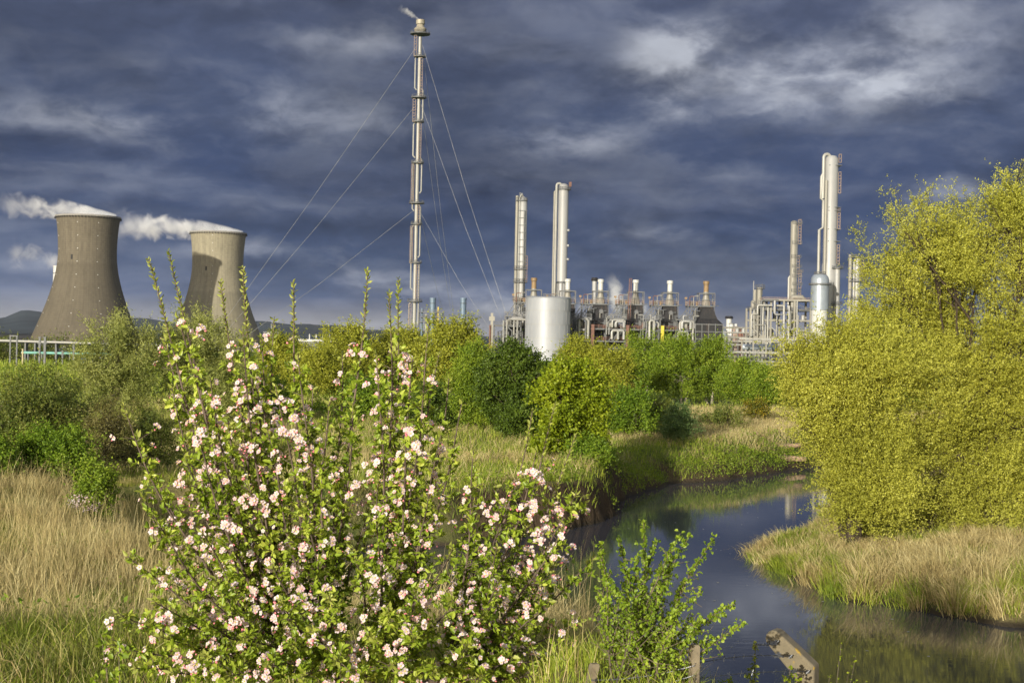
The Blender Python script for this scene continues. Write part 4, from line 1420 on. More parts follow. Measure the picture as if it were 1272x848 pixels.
DF = 478.0
f0 = furnace('furnace nearest right of the silver tank behind a cluster of twin vents', 740, DF, C_WHITE)
furnace('second furnace from the tank with a red mast beside its white stack', 783.5, DF - 1, C_WHITE, f0)
furnace('third furnace from the tank with a wider white stack', 826, DF - 2, C_WHITE, f0)
fl = furnace('last furnace of the row with an orange stack and a wide dark casing', 871, DF - 3, M_ORANGE, f0)
furnace('furnace mostly hidden by the right side of the silver tank', 699, DF + 1, C_WHITE, f0)
furnace('furnace hidden behind the silver tank, only its orange stack showing', 657, DF + 2, M_ORANGE, f0)
# extras
Zf = lambda py: zat(790, py, DF)
mb = MB(); mb.lathe([(3.9, 0), (3.9, 1)], n=4)
def casing():
    b = base_at(873, DF - 10)
    mb = MB()
    Z = lambda py: zat(873, py, DF - 10) - b.z
    vs = []
    for hw, hd, z in ((6.6, 4.5, 0), (6.6, 4.5, Z(402)), (4.4, 3.2, Z(396)), (2.6, 2.4, Z(384))):
        vs += [(-hw * 0.62 + 1, -hd, z), (hw * 0.72 + 1, -hd, z), (hw * 0.72 + 1, hd, z), (-hw * 0.62 + 1, hd, z)]
    fs = [(3, 2, 1, 0), (12, 13, 14, 15)]
    for i in range(3):
        for j in range(4):
            a, c = i * 4 + j, i * 4 + (j + 1) % 4
            fs.append((a, c, c + 4, a + 4))
    mb.add(vs, fs)
    t = thing('furnace_casing', 'wide black steel casing closing the right end of the furnace row', 'casing', b)
    mb.build('wall_panels', M_BLACK, t)
    mb = MB()
    for py in (403, 412, 421): mb.beam((-3.2, -4.6, Z(py)), (5.9, -4.6, Z(py)), 0.28)
    for x in (-3.1, -1, 1.2, 3.4, 5.8): mb.beam((x, -4.75, 0), (x, -4.75, Z(402)), 0.26)
    mb.build('frame', M_GREY, t)


casing()


def vents(px, d, label, hs, name='vent_stack', mat=M_ALU):
    b = base_at(px, d)
    t = thing(name, label, 'vent stack', b)
    for i, (dx, py, r) in enumerate(hs):
        mb = MB(); z = zat(px, py, d) - b.z
        mb.tube([(dx, 0, 0), (dx, 0, z)], r, 10); mb.build('vent_pipe', mat, t, 40)
    mb = MB(); z = zat(px, hs[0][1], d) - b.z
    mb.lathe([(hs[0][2] * 1.2, z - 0.3), (hs[0][2] * 1.5, z), (hs[0][2] * 1.2, z + 0.9)], (hs[0][0], 0, 0), 10); mb.build('cap', M_BLACK, t, 40)


vents(737, DF + 14, 'twin pale vent stacks behind the furnace next to the tank', [(0, 348, 0.85), (1.5, 352, 0.4)])
t = thing('lattice_mast', 'thin leaning red lattice mast at the second furnace from the tank', 'mast', base_at(779.5, DF - 8))
mb = MB(); z0, z1 = Zf(380) - t.location.z, Zf(347) - t.location.z
for s in (-0.35, 0.35): mb.beam((s, 0, z0 - 20), (s + 0.6, 0, z1), 0.18)
for i in range(12): mb.beam((-0.35 + i * 0.05, 0, z0 + i * (z1 - z0) / 12), (0.35 + i * 0.05, 0, z0 + (i + 1) * (z1 - z0) / 12), 0.12)
mb.build('lattice', M_RUST, t)


# ------------------------------------------------------------------ pipe decks in front of the furnaces
def pipe_deck(label, px, d, wpx, r, col_mat, left_ext=False, name='pipe_deck'):
    b = base_at(px, d)
    s = d / F
    w = wpx * s
    t = thing(name, label, 'pipe rack', b, 'pipe decks below the furnaces')
    Z = lambda py: zat(790, py, d) - b.z
    for x in (w / 2 + 0.2,):
        mb = MB(); mb.box((x, -3.4, Z(428) / 2 + Z(404) / 2 - Z(428) / 2), (1.0, 0.8, Z(404)))
        mb.build('column', col_mat, t)
    for y in (2.4,):
        mb = MB()
        for x in (-w / 2 + 0.3, w / 2 - 0.5): mb.box((x, y, Z(396) / 2), (0.6, 0.6, Z(396))); mb.box((x, -2.5, Z(396) / 2), (0.4, 0.4, Z(396)))
        mb.build('frame', M_STEEL, t)
    for py in (396, 409.5, 424.5):
        ex = 0.0 if py < 400 else w * 0.29
        mb = MB(); mb.box((ex, 0, Z(py)), (w + 2 * ex - 0.1, 6.0, 0.45)); dk = mb.build('deck', M_STEEL, t)
        mb = MB(); railing(mb, -w / 2 + 0.2, w / 2 - 0.2 + 2 * ex, -2.9, 2.9, Z(py) + 0.25, 1.1, 0.10, 1.6); mb.build('railing', M_GREY if py < 400 else M_RUST, dk)
    # looping white pipes
    for k in range(5):
        x0 = -w / 2 + 0.9 + r.random() * (w * 0.35); x1 = x0 + 1.2 + r.random() * (w / 2 - x0 - 1.6 if w / 2 - x0 - 1.6 > 1 else 1)
        lv = r.choice([(423, 411), (409, 398), (423, 398), (408, 400)])
        y = -3.2 - 0.35 * k
        mb = MB(); zb, zt = Z(lv[0]), Z(lv[1])
        mb.tube([(x0, 0, zb + 0.7), (x0, y, zb + 0.7), (x0, y, zt - 0.4), (x0 + 0.4, y, zt), (x1 - 0.4, y, zt), (x1, y, zt - 0.4), (x1, y, zb + 0.6), (x1, 0, zb + 0.6)], r.choice([0.28, 0.36, 0.42]), 8)
        mb.build('pipe', r.choice([M_PIPE, M_STEEL, M_ALU]), t, 40)
    for k in range(12):
        x = r.uniform(-w / 2 + 0.3, w / 2 - 0.3); za, zb2 = Z(r.choice([424, 416, 409])), Z(r.choice([404, 398, 394, 391]))
        mb = MB(); y = r.uniform(-3.4, -1); x2 = x + r.choice([-1, 1]) * r.uniform(0.6, 2.0)
        mb.tube([(x, y, za), (x, y, zb2 - 0.3), (x + (x2 - x) * 0.2, y, zb2), (x2, y, zb2)], r.uniform(0.1, 0.22), 6)
        mb.build('pipe', r.choice([M_PIPE, M_STEEL, M_GREY, M_ALU]), t, 40)
    for k in range(7):
        x = r.uniform(-w / 2 + 0.8, w / 2 - 0.9); lv = r.choice([(424, 413), (409, 399)])
        h = r.uniform(1.2, 3.0); rr = r.uniform(0.3, 0.7)
        mb = MB(); z = Z(lv[0]) + 0.25
        mb.lathe([(rr, 0), (rr, h * 0.8), (rr * 0.7, h * 0.95), (0.1, h)], (x, r.uniform(-2, 1), z), 10)
        mb.build('pot', r.choice([M_STEEL, M_ALU, M_CREAM, M_BLACK, M_RUST]), t, 40)
    mb = MB(); xx = -w / 2 + 2.6; z = Z(404)
    mb.tube([(xx - 1.6, -2.3, z), (xx - 1.3, -2.3, z), (xx + 1.3, -2.3, z), (xx + 1.6, -2.3, z)], [0.5, 1.15, 1.15, 0.5], 14); mb.build('drum', M_CREAM, t, 40)
    for k in range(3):
        mb = MB(); x0 = r.uniform(-w / 2 + 0.6, w / 2 - 3)
        mb.beam((x0, -3.0, Z(424)), (x0 + r.uniform(2, 4), -3.0, Z(411)), 0.3); mb.build('brace', M_STEEL, t)
    mb = MB(); mb.box((w * 0.25, 2.75, Z(405) / 2), (w * 1.5, 0.2, Z(405))); mb.build('dark_backdrop', M_BLACK, t)  # added black sheet; its colour stands for the shade between the decks
    # ground level plinths
    for k in range(3):
        mb = MB(); mb.box((-w / 2 + (k + 0.5) * w / 3, -1.5, Z(433) / 2), (w / 4, 2.5, max(1.0, Z(431)))); mb.build('plinth', C_RIM if k != 1 else M_GREY, t)


rr = random.Random(3)
DP = 468.0
decks = [(641, 30, M_GREY, 'pipe deck left of the silver tank carrying the tall bundled column'), (721, 27, M_RUST, 'pipe deck just right of the silver tank'), (764, 27, M_RUST, 'pipe deck with rust red columns below the first gap of furnaces'),
         (807, 27, M_YELLOW, 'pipe deck with a yellow column right of the rust red ones'), (850, 26, M_GREY, 'pipe deck with pale pipes left of the black casing')]
for px, w, cm, lab in decks:
    pipe_deck(lab, px, DP, w, rr, cm)


def deck_left():
    d = 462.0; b = base_at(630, d)
    t = thing('steel_platform', 'open steel platform with a white lamp post at its left end, left of the tank', 'platform', b)
    Z = lambda py: zat(630, py, d) - b.z
    mb = MB()
    for x in (-4.3, 0, 4.3):
        for y in (-2, 2): mb.box((x, y, Z(405) / 2), (0.4, 0.4, Z(405)))
    for py in (405, 418, 428):
        for y in (-2, 2): mb.beam((-4.4, y, Z(py)), (4.4, y, Z(py)), 0.4)
    mb.beam((-4.3, -2.1, Z(420)), (0, -2.1, Z(406)), 0.3); mb.beam((0, -2.1, Z(406)), (4.3, -2.1, Z(420)), 0.3)
    mb.build('frame', M_GREY, t)
    mb = MB(); mb.box((0, 0, Z(404)), (9, 4.4, 0.3)); railing(mb, -4.4, 4.4, -2, 2, Z(404), 1.1, 0.1); mb.build('deck', M_STEEL, t)
    mb = MB(); mb.box((-5.1, 0, Z(389) / 2), (0.8, 0.8, Z(389))); mb.box((-5.1, 0, Z(396)), (1.8, 0.9, 1.4)); mb.build('lamp_post', M_CREAM, t)
    mb = MB(); mb.tube([(-5.6, -0.6, 0), (-5.6, -0.6, Z(404))], 0.3, 8); mb.build('pipe', M_RUST, t)
    for k in range(5):
        mb = MB(); x = -3 + k * 1.7
        mb.tube([(x, -2.4, Z(427)), (x, -2.4, Z(412 - (k % 2) * 14)), (x + 1.1, -2.4, Z(411 - (k % 2) * 14)), (x + 1.1, -2.4, Z(425))], 0.26, 6); mb.build('pipe', M_PIPE if k % 2 else M_STEEL, t, 40)
    mb = MB(); mb.lathe([(0.9, Z(404)), (0.9, Z(398)), (0.3, Z(396))], (0.5, 0, 0), 12); mb.build('pot', M_CREAM, t, 40)


deck_left()


# ------------------------------------------------------------------ the open process frame on the right
def process_frame():
    d = 476.0; b = base_at(963, d); s = d / F
    t = thing('process_frame', 'open pale steel frame crowded with pipes left of the blue white vessel', 'process unit', b)
    Z = lambda py: zat(963, py, d) - b.z
    xs = [(px - 963) * s for px in (929, 945, 954, 970, 983, 1003)]
    r = random.Random(9)
    tops = [383, 372, 373, 372, 372, 374]
    for x, tp in zip(xs, tops):
        for y in (-4, 4):
            mb = MB(); mb.box((x, y, Z(tp) / 2), (0.62, 0.62, Z(tp))); mb.build('column', M_CREAM, t)
    for py in (373, 385, 398, 419):
        for y in (-4, 4):
            mb = MB(); mb.beam((xs[1] if py < 380 else xs[0], y, Z(py)), (xs[-1], y, Z(py)), 0.5, 0.6); mb.build('beam', M_CREAM if py != 385 else M_STEEL, t)
    for py in (374, 386, 420):
        mb = MB(); x0 = xs[1] if py < 380 else xs[0]
        mb.box(((x0 + xs[-1]) / 2, 0, Z(py)), (xs[-1] - x0, 7.6, 0.2)); dk = mb.build('deck', M_GREY, t)
        mb = MB(); railing(mb, x0, xs[-1], -3.9, 3.9, Z(py) + 0.1, 1.1, 0.09, 1.6); mb.build('railing', M_SALMON if py == 374 else M_STEEL, dk)
    for i in range(5):
        mb = MB(); mb.beam((xs[i] + 0.3, -4.1, Z(418)), (xs[i + 1] - 0.3, -4.1, Z(407)), 0.3) if i % 2 else mb.beam((xs[i] + 0.3, -4.1, Z(407)), (xs[i + 1] - 0.3, -4.1, Z(418)), 0.3)
        mb.build('brace', M_PIPE, t)
        mb = MB(); mb.beam((xs[i] + 0.3, -4.1, Z(376)), (xs[i + 1] - 0.3, -4.1, Z(384)), 0.22); mb.build('brace', M_STEEL, t)
    for k in range(16):
        x0 = r.uniform(xs[0], xs[-1] - 3); x1 = x0 + r.uniform(1.2, 6)
        p0, p1 = sorted(r.sample([374, 380, 386, 391, 397, 404, 410, 418], 2))
        y = -4.4 - 0.12 * k
        mb = MB(); rad = r.uniform(0.2, 0.42)
        if k % 3 == 0: pts = [(x0, 0, Z(p1)), (x0, y, Z(p1)), (x0, y, Z(p0) - 0.3), (x0 + 0.4, y, Z(p0)), (x1, y, Z(p0)), (x1, 0, Z(p0))]
        elif k % 3 == 1: pts = [(x0, y, Z(430)), (x0, y, Z(p0))]
        else: pts = [(x0, y, Z(p0)), (x0, y, Z(p1) + 0.4), (x0 + 0.4, y, Z(p1)), (x1, y, Z(p1)), (x1, y, Z(430))]
        mb.tube(pts, rad, 8); mb.build('pipe', r.choice([M_PIPE, M_CREAM, M_ALU, M_STEEL]), t, 40)
    for k in range(10):
        x = r.uniform(xs[0] + 1, xs[-1] - 1); lv = r.choice([385, 398, 419, 430])
        mb = MB(); rr = r.uniform(0.5, 1.1); h = r.uniform(1.8, 3.4)
        mb.lathe([(rr * 0.3, 0), (rr, 0.2), (rr, h * 0.85), (rr * 0.6, h * 0.97), (0.1, h)], (x, r.uniform(-2.5, 1), Z(lv)), 12); mb.build('pot', r.choice([M_CREAM, M_ALU, M_STEEL, M_RUST, M_BLACK]), t, 40)
    mb = MB(); mb.tube([(4.2, -2, Z(373)), (5.2, -2, Z(369)), (8.2, -2, Z(369)), (9.2, -2, Z(373))], [0.7, 0.9, 0.9, 0.7], 10); mb.build('dome', M_CREAM, t, 40)


process_frame()


def bullet(px, label):
    d = 450.0; b = base_at(px, d)
    t = thing('bullet_tank', label, 'tank', b, 'horizontal bullet tanks')
    z = zat(px, 431, d) - b.z
    mb = MB(); mb.tube([(-2.9, 0, z), (-2.75, 0, z), (-2.3, 0, z), (2.3, 0, z), (2.75, 0, z), (2.9, 0, z)], [0.1, 0.6, 0.95, 0.95, 0.6, 0.1], 16); mb.build('shell', M_VESSEL, t, 50)
    for x in (-1.5, 1.5):
        mb = MB(); mb.box((x, 0, (z - 0.8) / 2), (0.5, 1.3, z - 0.8)); mb.build('saddle', C_RIM, t)


bullet(932, 'left horizontal pale bullet tank under the pipe frame')
bullet(952.5, 'right horizontal pale bullet tank under the pipe frame')


def pipe_run():
    d = 430.0; b = base_at(945, d)
    t = thing('pipe_rack', 'long white horizontal pipes on low trestles in front of the process frame', 'pipe rack', b)
    Z = lambda py: zat(945, py, d) - b.z
    s = d / F
    x0, x1 = -52 * s, 70 * s
    for py, r in ((438, 0.42), (444, 0.3), (449, 0.36), (453, 0.42)):
        mb = MB(); mb.tube([(x0 + (py - 438) * 0.5, -0.3 * (py - 438), Z(py)), (x1, -0.3 * (py - 438), Z(py))], r, 10); mb.build('pipe', M_PIPE if py != 444 else M_STEEL, t, 40)
    for i in range(7):
        x = x0 + 1 + (x1 - x0 - 2) * i / 6
        mb = MB()
        for y in (-2.8, 0.8): mb.box((x, y, Z(440) / 2), (0.35, 0.35, Z(440)))
        for py in (440, 446): mb.beam((x, -2.8, Z(py) - 0.35), (x, 0.8, Z(py) - 0.35), 0.3)
        mb.build('trestle', M_GREY, t)
    d2 = 440.0
    b2 = base_at(950, d2)
    t2 = thing('pipe_rack', 'upper steel pipe bridge crossing in front of the bullet tanks', 'pipe rack', b2)
    Z2 = lambda py: zat(950, py, d2) - b2.z
    for k, py in enumerate((421, 424)):
        mb = MB(); mb.beam((-8, k * 1.2, Z2(py)), (12, k * 1.2, Z2(py)), 0.55); mb.build('pipe', M_PIPE, t2)
    for x in (-7, -3.5, 0.5, 5, 10):
        mb = MB(); mb.box((x, 0.5, Z2(422) / 2), (0.4, 0.4, Z2(422))); mb.build('post', M_CREAM, t2)


pipe_run()

# distant plant in the gap between furnaces and frame
rr = random.Random(21)
gap_things = [
    ('storage_tank', 'far pale tank in the gap behind the black casing', 898, 409, 10, M_VESSEL), ('storage_tank', 'far small orange tank in the gap right of the casing', 913, 405, 12, M_SALMON),
    ('storage_tank', 'far white round vessel peeking above the far pipes', 908, 401, 6, C_WHITE), ('storage_tank', 'far low silver tank just right of the black casing', 904, 416, 16, M_ALU), ('storage_tank', 'far rusty tank beside the process frame', 922, 408, 8, M_RUST)]
for nm, lab, px, py, w, mt in gap_things:
    d = 620.0; b = base_at(px, d); t = thing(nm, lab, 'tank', b, 'far tanks in the gap')
    z = zat(px, py, d) - b.z; r = w / 2 * d / F
    mb = MB(); mb.lathe([(r, 0), (r, z - r * 0.3), (r * 0.7, z - 0.1 * r), (0.1, z)], n=20); mb.build('shell', mt, t, 40)
    mb = MB(); mb.ring((0, 0, z - r * 0.3), r + 0.15, 0.12, 20); mb.build('rim_rail', M_GREY, t)
vents(905, 640, 'pale short chimney far off in the gap right of the furnaces', [(0, 395, 1.3), (3.2, 402, 0.7)], mat=C_WHITE)
d = 600.0; b = base_at(908, d); t = thing('pipe_rack', 'far tangled pipe rack in the gap right of the black casing', 'pipe rack', b)
Z = lambda py: zat(908, py, d) - b.z
for k in range(7):
    mb = MB(); x = -7 + k * 2.4; mb.beam((x, -2, 0), (x, -2, Z(rr.uniform(404, 414))), 0.4); mb.build('post', M_STEEL, t)
for py in (407, 413, 419, 424, 428):
    mb = MB(); mb.tube([(-7.5, -2.6, Z(py)), (8.5, -2.6, Z(py))], 0.35, 8); mb.build('pipe', rr.choice([M_PIPE, M_STEEL, M_CREAM]), t, 40)
for k in range(6):
    mb = MB(); x = rr.uniform(-7, 8); mb.lathe([(0.8, 0), (0.8, 2.0), (0.2, 2.4)], (x, -2, Z(rr.choice([413, 419, 424]))), 10); mb.build('pot', rr.choice([M_SALMON, M_CREAM, M_ALU, M_RUST]), t, 40)


# ------------------------------------------------------------------ behind the flare: blue stacks
for px, lab in ((536.5, 'blue grey chimney next to the flare stack, with pipework round it'), (574.5, 'blue grey chimney standing alone above the golden tree')):
    d = 640.0; b = base_at(px, d); t = thing('chimney', lab, 'chimney', b, 'blue grey chimneys')
    z = zat(px, 370, d) - b.z
    mb = MB(); mb.lathe([(1.35, 0), (1.35, z - 0.8), (1.5, z - 0.7), (1.5, z), (1.2, z), (1.2, z - 2)], n=20, cap=False); mb.build('shaft', M_BLUE, t, 40)
    mb = MB(); mb.ring((0, 0, z - 2.4), 1.5, 0.12, 18); mb.build('band', M_GREY, t)
d = 600.0; b = base_at(533, d); t = thing('process_frame', 'small steel frame with pipes at the foot of the blue grey chimney', 'process unit', b)
Z = lambda py: zat(533, py, d) - b.z
for k, (x, py) in enumerate(((-4.5, 386), (-3.2, 383), (-1.4, 390), (3.0, 386), (5.2, 389))):
    mb = MB(); mb.tube([(x, 0, 0), (x, 0, Z(py))], 0.3 + 0.12 * (k % 3), 8); mb.build('pipe', (M_STEEL, M_BLUE, M_PIPE)[k % 3], t, 40)
for py in (388, 394, 400):
    mb = MB(); mb.box((0.5, -0.6, Z(py)), (11, 3, 0.3)); railing(mb, -5, 6, -2, 1, Z(py), 1.0, 0.1); mb.build('deck', M_GREY, t)
mb = MB(); mb.beam((3.6, -1, 0), (3.6, -1, Z(381)), 0.5); mb.build('yellow_post', M_YELLOW, t)

# ------------------------------------------------------------------ left yard
def yard():
    d = 262.0; b = base_at(50, d); s = d / F
    t = thing('pipe_bridge', 'long white pipe bridge on posts running below the broader cooling tower', 'pipe bridge', b)
    zl = zat(-60, 421, d) - b.z; zr = zat(250, 430.5, d) - b.z
    mb = MB(); mb.tube([(-115 * s, 0, zl), (200 * s, 0, zr)], 0.24, 10); mb.build('pipe', M_PIPE, t, 40)
    mb = MB(); mb.tube([(-115 * s, 0.9, zl - 0.3), (200 * s, 0.9, zr - 0.3)], 0.14, 8); mb.build('pipe', M_STEEL, t, 40)
    for px in (-40, 32, 44, 70, 92, 130, 170):
        mb = MB(); x = (px - 50) * s; z = zl + (zr - zl) * (px + 65) / 315
        mb.box((x, 0.4, (z - 0.3) / 2), (0.25, 1.4, z - 0.3)); mb.build('post', M_GREY, t)
    b = base_at(70, 256); t = thing('pipe', 'teal green pipe on low stands below the white pipe bridge', 'pipe', b)
    z = zat(70, 438.5, 256) - b.z
    mb = MB(); mb.tube([(-6.2, 0, z - 0.02), (12, 0, z + 0.05)], 0.24, 10); mb.build('run', M_TEAL, t, 40)
    for x in (-5, -2.5, 0, 2.5, 5, 8):
        mb = MB(); mb.box((x, 0.0, (z - 0.2) / 2), (0.18, 0.4, z - 0.2)); mb.build('stand', M_GREY, t)
    d = 235.0
    for px, pt, w, mt, lab in ((49.5, 419, 0.30, M_GREY, 'dark grey post, left one of the pair below the cooling tower'), (56, 419, 0.36, M_GREY, 'thick grey post right of its thinner twin below the cooling tower'),
                               (28.5, 434, 0.2, surf('bleached_pole', (0.38, 0.33, 0.2), 0.8), 'thin bleached wooden pole in the yard'), (70, 433, 0.25, M_GREY, 'grey post between the pair and the blue container'), (78, 436, 0.25, M_GREY, 'short grey post left of the blue container'), (92, 429, 0.25, M_GREY, 'grey post nearest the blue container')):
        b = base_at(px, d); z = zat(px, pt, d) - b.z
        mb = MB(); mb.box((0, 0, z / 2), (w, w, z)); mb.box((0, 0, z + 0.05), (w * 1.4, w * 1.4, 0.12)); mb.box((0, -w * 0.6, z * 0.8), (w * 2.2, 0.08, 0.16)); mb.box((0, 0, 0.1), (w * 2, w * 2, 0.3))
        o = mb.build('post', mt, None, None, b); tag(o, lab, 'post', 'posts in the left yard')
    b = base_at(17, d); z = zat(17, 417, d) - b.z
    t = thing('pipe_portal', 'goal shaped steel portal frame at the left edge of the yard', 'portal frame', b)
    for x in (-0.55, 0.55):
        mb = MB(); mb.box((x, 0, z / 2), (0.22, 0.22, z)); mb.build('post', M_GREY, t)
    mb = MB(); mb.beam((-0.7, 0, z), (0.7, 0, z), 0.2); mb.beam((-0.55, 0, z - 0.7), (0.55, 0, z - 0.7), 0.15); mb.build('crossbeam', M_GREY, t)
    b = base_at(105, 250); t = thing('container', 'small bright blue container behind the pale willow', 'container', b)
    mb = MB(); mb.box((0, 0, 0.65), (1.9, 1.4, 1.1)); mb.build('body', M_DBLUE, t)
    mb = MB()
    for i in range(6): mb.box((-0.8 + i * 0.32, -0.73, 0.65), (0.08, 0.06, 1.0))
    mb.build('ribs', M_DBLUE, t)
    b = base_at(65, 300); t = thing('shed', 'long low shed behind the teal pipe', 'shed', b)
    mb = MB(); mb.box((0, 0, 0.9), (12, 4, 1.8)); mb.build('wall', M_BLACK, t)
    mb = MB(); mb.prism([(-2.3, 1.8), (2.3, 1.8), (0, 2.5)], (0, 0, 0), (0, 1, 0), (0, 0, 1), (1, 0, 0), 12.4); mb.build('roof', M_GREY, t)
    for x in (-4, 0, 4):
        mb = MB(); mb.box((x, -2.02, 1.0), (1.4, 0.1, 0.8)); mb.build('window', C_DARKOPEN, t)
    b = base_at(8, 300); t = thing('shed', 'low grey shed at the very left edge of the yard', 'shed', b)
    mb = MB(); mb.box((0, 0, 1.2), (5, 3, 2.4)); mb.build('wall', M_GREY, t)
    mb = MB(); mb.prism([(-1.8, 2.4), (1.8, 2.4), (0, 3.1)], (0, 0, 0), (0, 1, 0), (0, 0, 1), (1, 0, 0), 5.4); mb.build('roof', M_GREY, t)
    b = base_at(114, 245); t = thing('hut', 'small white hut half hidden by the pale willow', 'hut', b)
    mb = MB(); mb.box((0, 0, 0.7), (1.0, 1.0, 1.4)); mb.build('wall', C_WHITE, t)
    mb = MB(); mb.box((0, 0, 1.46), (1.2, 1.2, 0.12)); mb.build('roof', M_GREY, t)


yard()
for i, (px, pt, w, lab) in enumerate([(4, 431, 70, 'dark hedge bush behind the steel portal at the left edge'), (60, 434, 80, 'dark hedge bush behind the thick twin posts of the yard'), (112, 432, 60, 'dark hedge bush behind the small white hut')]):
    plant_at('bush', lab, 'bush', px, pt, w, 275, L_SCRUB, W_DARK, 900, 0.4, 0.5, 8, 8, 140 + i, z0=0.0, group='hedge bushes in the left yard', dep=5)

# low white works far off, and a distant flare steel tower
d = 900.0; b = base_at(408, d); t = thing('factory', 'long low white works with thin vents far behind the yellow trees', 'factory', b)
z = zat(408, 424.5, d) - b.z
mb = MB(); mb.box((0, 0, z / 2), (36, 8, z)); mb.build('wall', M_GREY, t)
mb = MB(); mb.box((0, 0, z + 0.7), (37, 9, 1.4)); mb.build('roof', C_WHITE, t)
for i in range(6):
    mb = MB(); mb.tube([(-12 + i * 4.2, 0, z + 1.4), (-12 + i * 4.2, 0, z + 4.6)], 0.4, 8); mb.build('vent', C_WHITE, t)
d = 1100.0; b = base_at(337, d); t = thing('steel_tower', 'small pale steel process tower far off, right of the sunlit cooling tower', 'tower', b)
z = zat(337, 402, d) - b.z
mb = MB()
for x in (-5, 0, 5):
    mb.box((x, 0, z * (0.36 if x else 0.5)), (1.2, 1.2, z * (0.72 if x else 1.0)))
for q in (0.4, 0.55, 0.7): mb.box((0, 0, z * q), (13, 2, 0.7))
mb.build('frame', M_STEEL, t)
mb = MB(); mb.box((0, 0, z * 0.62), (6, 3, 3)); mb.build('drum', M_PIPE, t)
d = 1150.0; b = base_at(68.5, d); t = thing('chimney', 'short white chimney just showing left behind the broader cooling tower', 'chimney', b)
z = zat(66, 330, d) - b.z
mb = MB(); mb.lathe([(3.4, 0), (2.6, z - 1), (2.9, z - 0.8), (2.9, z), (2.2, z), (2.2, z - 3)], (0, 0, 0), 20, False); mb.build('shaft', C_WHITE, t, 40)
mb = MB(); mb.ring((0, 0, z - 6), 2.8, 0.3, 18); mb.build('band', M_GREY, t)


# ------------------------------------------------------------------ steam
def steam(name, label, p0, p1, r0, r1, dens, seed, nscale=0.22, thr=0.0, bend=0.0, start=0.02, boost=0.0):
    p0, p1 = Vector(p0), Vector(p1)
    ax = p1 - p0; ln = ax.length
    m, k, out = new_mat('steam_vapour')
    oc = k.n('ShaderNodeTexCoord').outputs['Object']
    sp = k.n('ShaderNodeSeparateXYZ'); k.put(sp.inputs[0], oc)
    x, y, z = sp.outputs
    tt = k.m('DIVIDE', x, ln)
    rad = k.m('MULTIPLY_ADD', tt, r1 - r0, r0)
    zz = k.m('SUBTRACT', z, k.m('MULTIPLY', k.m('MULTIPLY', tt, k.m('SUBTRACT', 1.0, tt)), bend))
    rho = k.m('DIVIDE', k.m('SQRT', k.m('ADD', k.m('MULTIPLY', y, y), k.m('MULTIPLY', zz, zz))), rad)
    n = k.noise(k.vm('ADD', oc, (seed * 13.7, seed * 5.1, seed * 3.3)), nscale, 5, 0.6, 0.6)
    body = k.m('ADD', k.m('SUBTRACT', 0.75, rho), k.m('MULTIPLY_ADD', k.m('SUBTRACT', n, 0.5 + thr), 2.7, k.m('MULTIPLY', k.mr(tt, 0.55, 0.1), boost)))
    fade = k.m('MULTIPLY', k.mr(tt, 0.0, start), k.mr(tt, 1.0, 0.45))
    edge = k.mr(rho, 1.0, 0.75)
    den = k.m('MULTIPLY', k.m('MULTIPLY', k.mr(body, 0.0, 0.85), fade), k.m('MULTIPLY', edge, dens))
    v = k.n('ShaderNodeVolumePrincipled')
    v.inputs['Color'].default_value = (0.97, 0.97, 0.97, 1)
    v.inputs['Anisotropy'].default_value = 0.0
    k.put(v.inputs['Density'], den)
    k.t.links.new(v.outputs[0], out.inputs['Volume'])
    mb = MB()
    ns = 14
    pts = [(ln * i / ns, 0, bend * (i / ns) * (1 - i / ns)) for i in range(ns + 1)]
    mb.tube(pts, [(r0 + (r1 - r0) * i / ns) * 1.02 for i in range(ns + 1)], 18)
    o = mb.build(name, m, None, 60, p0)
    o.rotation_euler = ax.to_track_quat('X', 'Z').to_euler()
    tag(o, label, 'steam', 'plumes of steam')
    return o


ztop = 1.5 + 87
def tw(px, d): return W(px, 424, d).x
x1 = tw(106.5, 1000); x2 = tw(268.5, 1130)
steam('steam_plume', 'white steam drifting left off the broader cooling tower', (x1 + 20, 1000, ztop - 1), (x1 - 66, 996, ztop + 8), 3.6, 14, 0.24, 1, 0.095, 0.0, 7.0, boost=0.55)
steam('steam_plume', 'white steam drifting left off the sunlit cooling tower', (x2 + 20, 1130, ztop - 1), (x2 - 90, 1126, ztop + 5), 3.6, 20, 0.22, 2, 0.085, 0.0, 6.0, boost=0.55)
p = W(70, 326, 1150); q = W(8, 312, 1150)
steam('steam_plume', 'ragged steam cloud left behind the broader cooling tower', p, q, 9, 17, 0.10, 3, 0.08, 0.02, 0.0)
p = W(772, 392, 500); q = W(757, 340, 506)
steam('steam_plume', 'white steam rising between the furnaces nearest the tank', p, q, 4.0, 4.6, 0.40, 4, 0.28, -0.02, 0.0)
p = W(812, 392, 500); q = W(772, 366, 506)
steam('steam_plume', 'thin low steam behind the middle furnaces', p, q, 2.5, 4.0, 0.22, 5, 0.28, 0.0, 0.0)
p = W(727, 395, 500); q = W(708, 362, 506)
steam('steam_plume', 'thin grey steam just right of the silver tank', p, q, 2.0, 3.6, 0.14, 6, 0.28, 0.02, 0.0)
p = W(521, 25, 520); q = W(495, 8, 520)
steam('steam_plume', 'little wisp of vapour at the very top of the flare stack', p, q, 0.6, 2.6, 0.55, 7, 0.5, 0.02, 0.0)
p = W(337, 401, 1100); q = W(350, 397, 1100)
steam('steam_plume', 'tiny puff of steam over the far steel tower', p, q, 1.2, 2.4, 0.30, 8, 0.35, 0.0, 0.0)

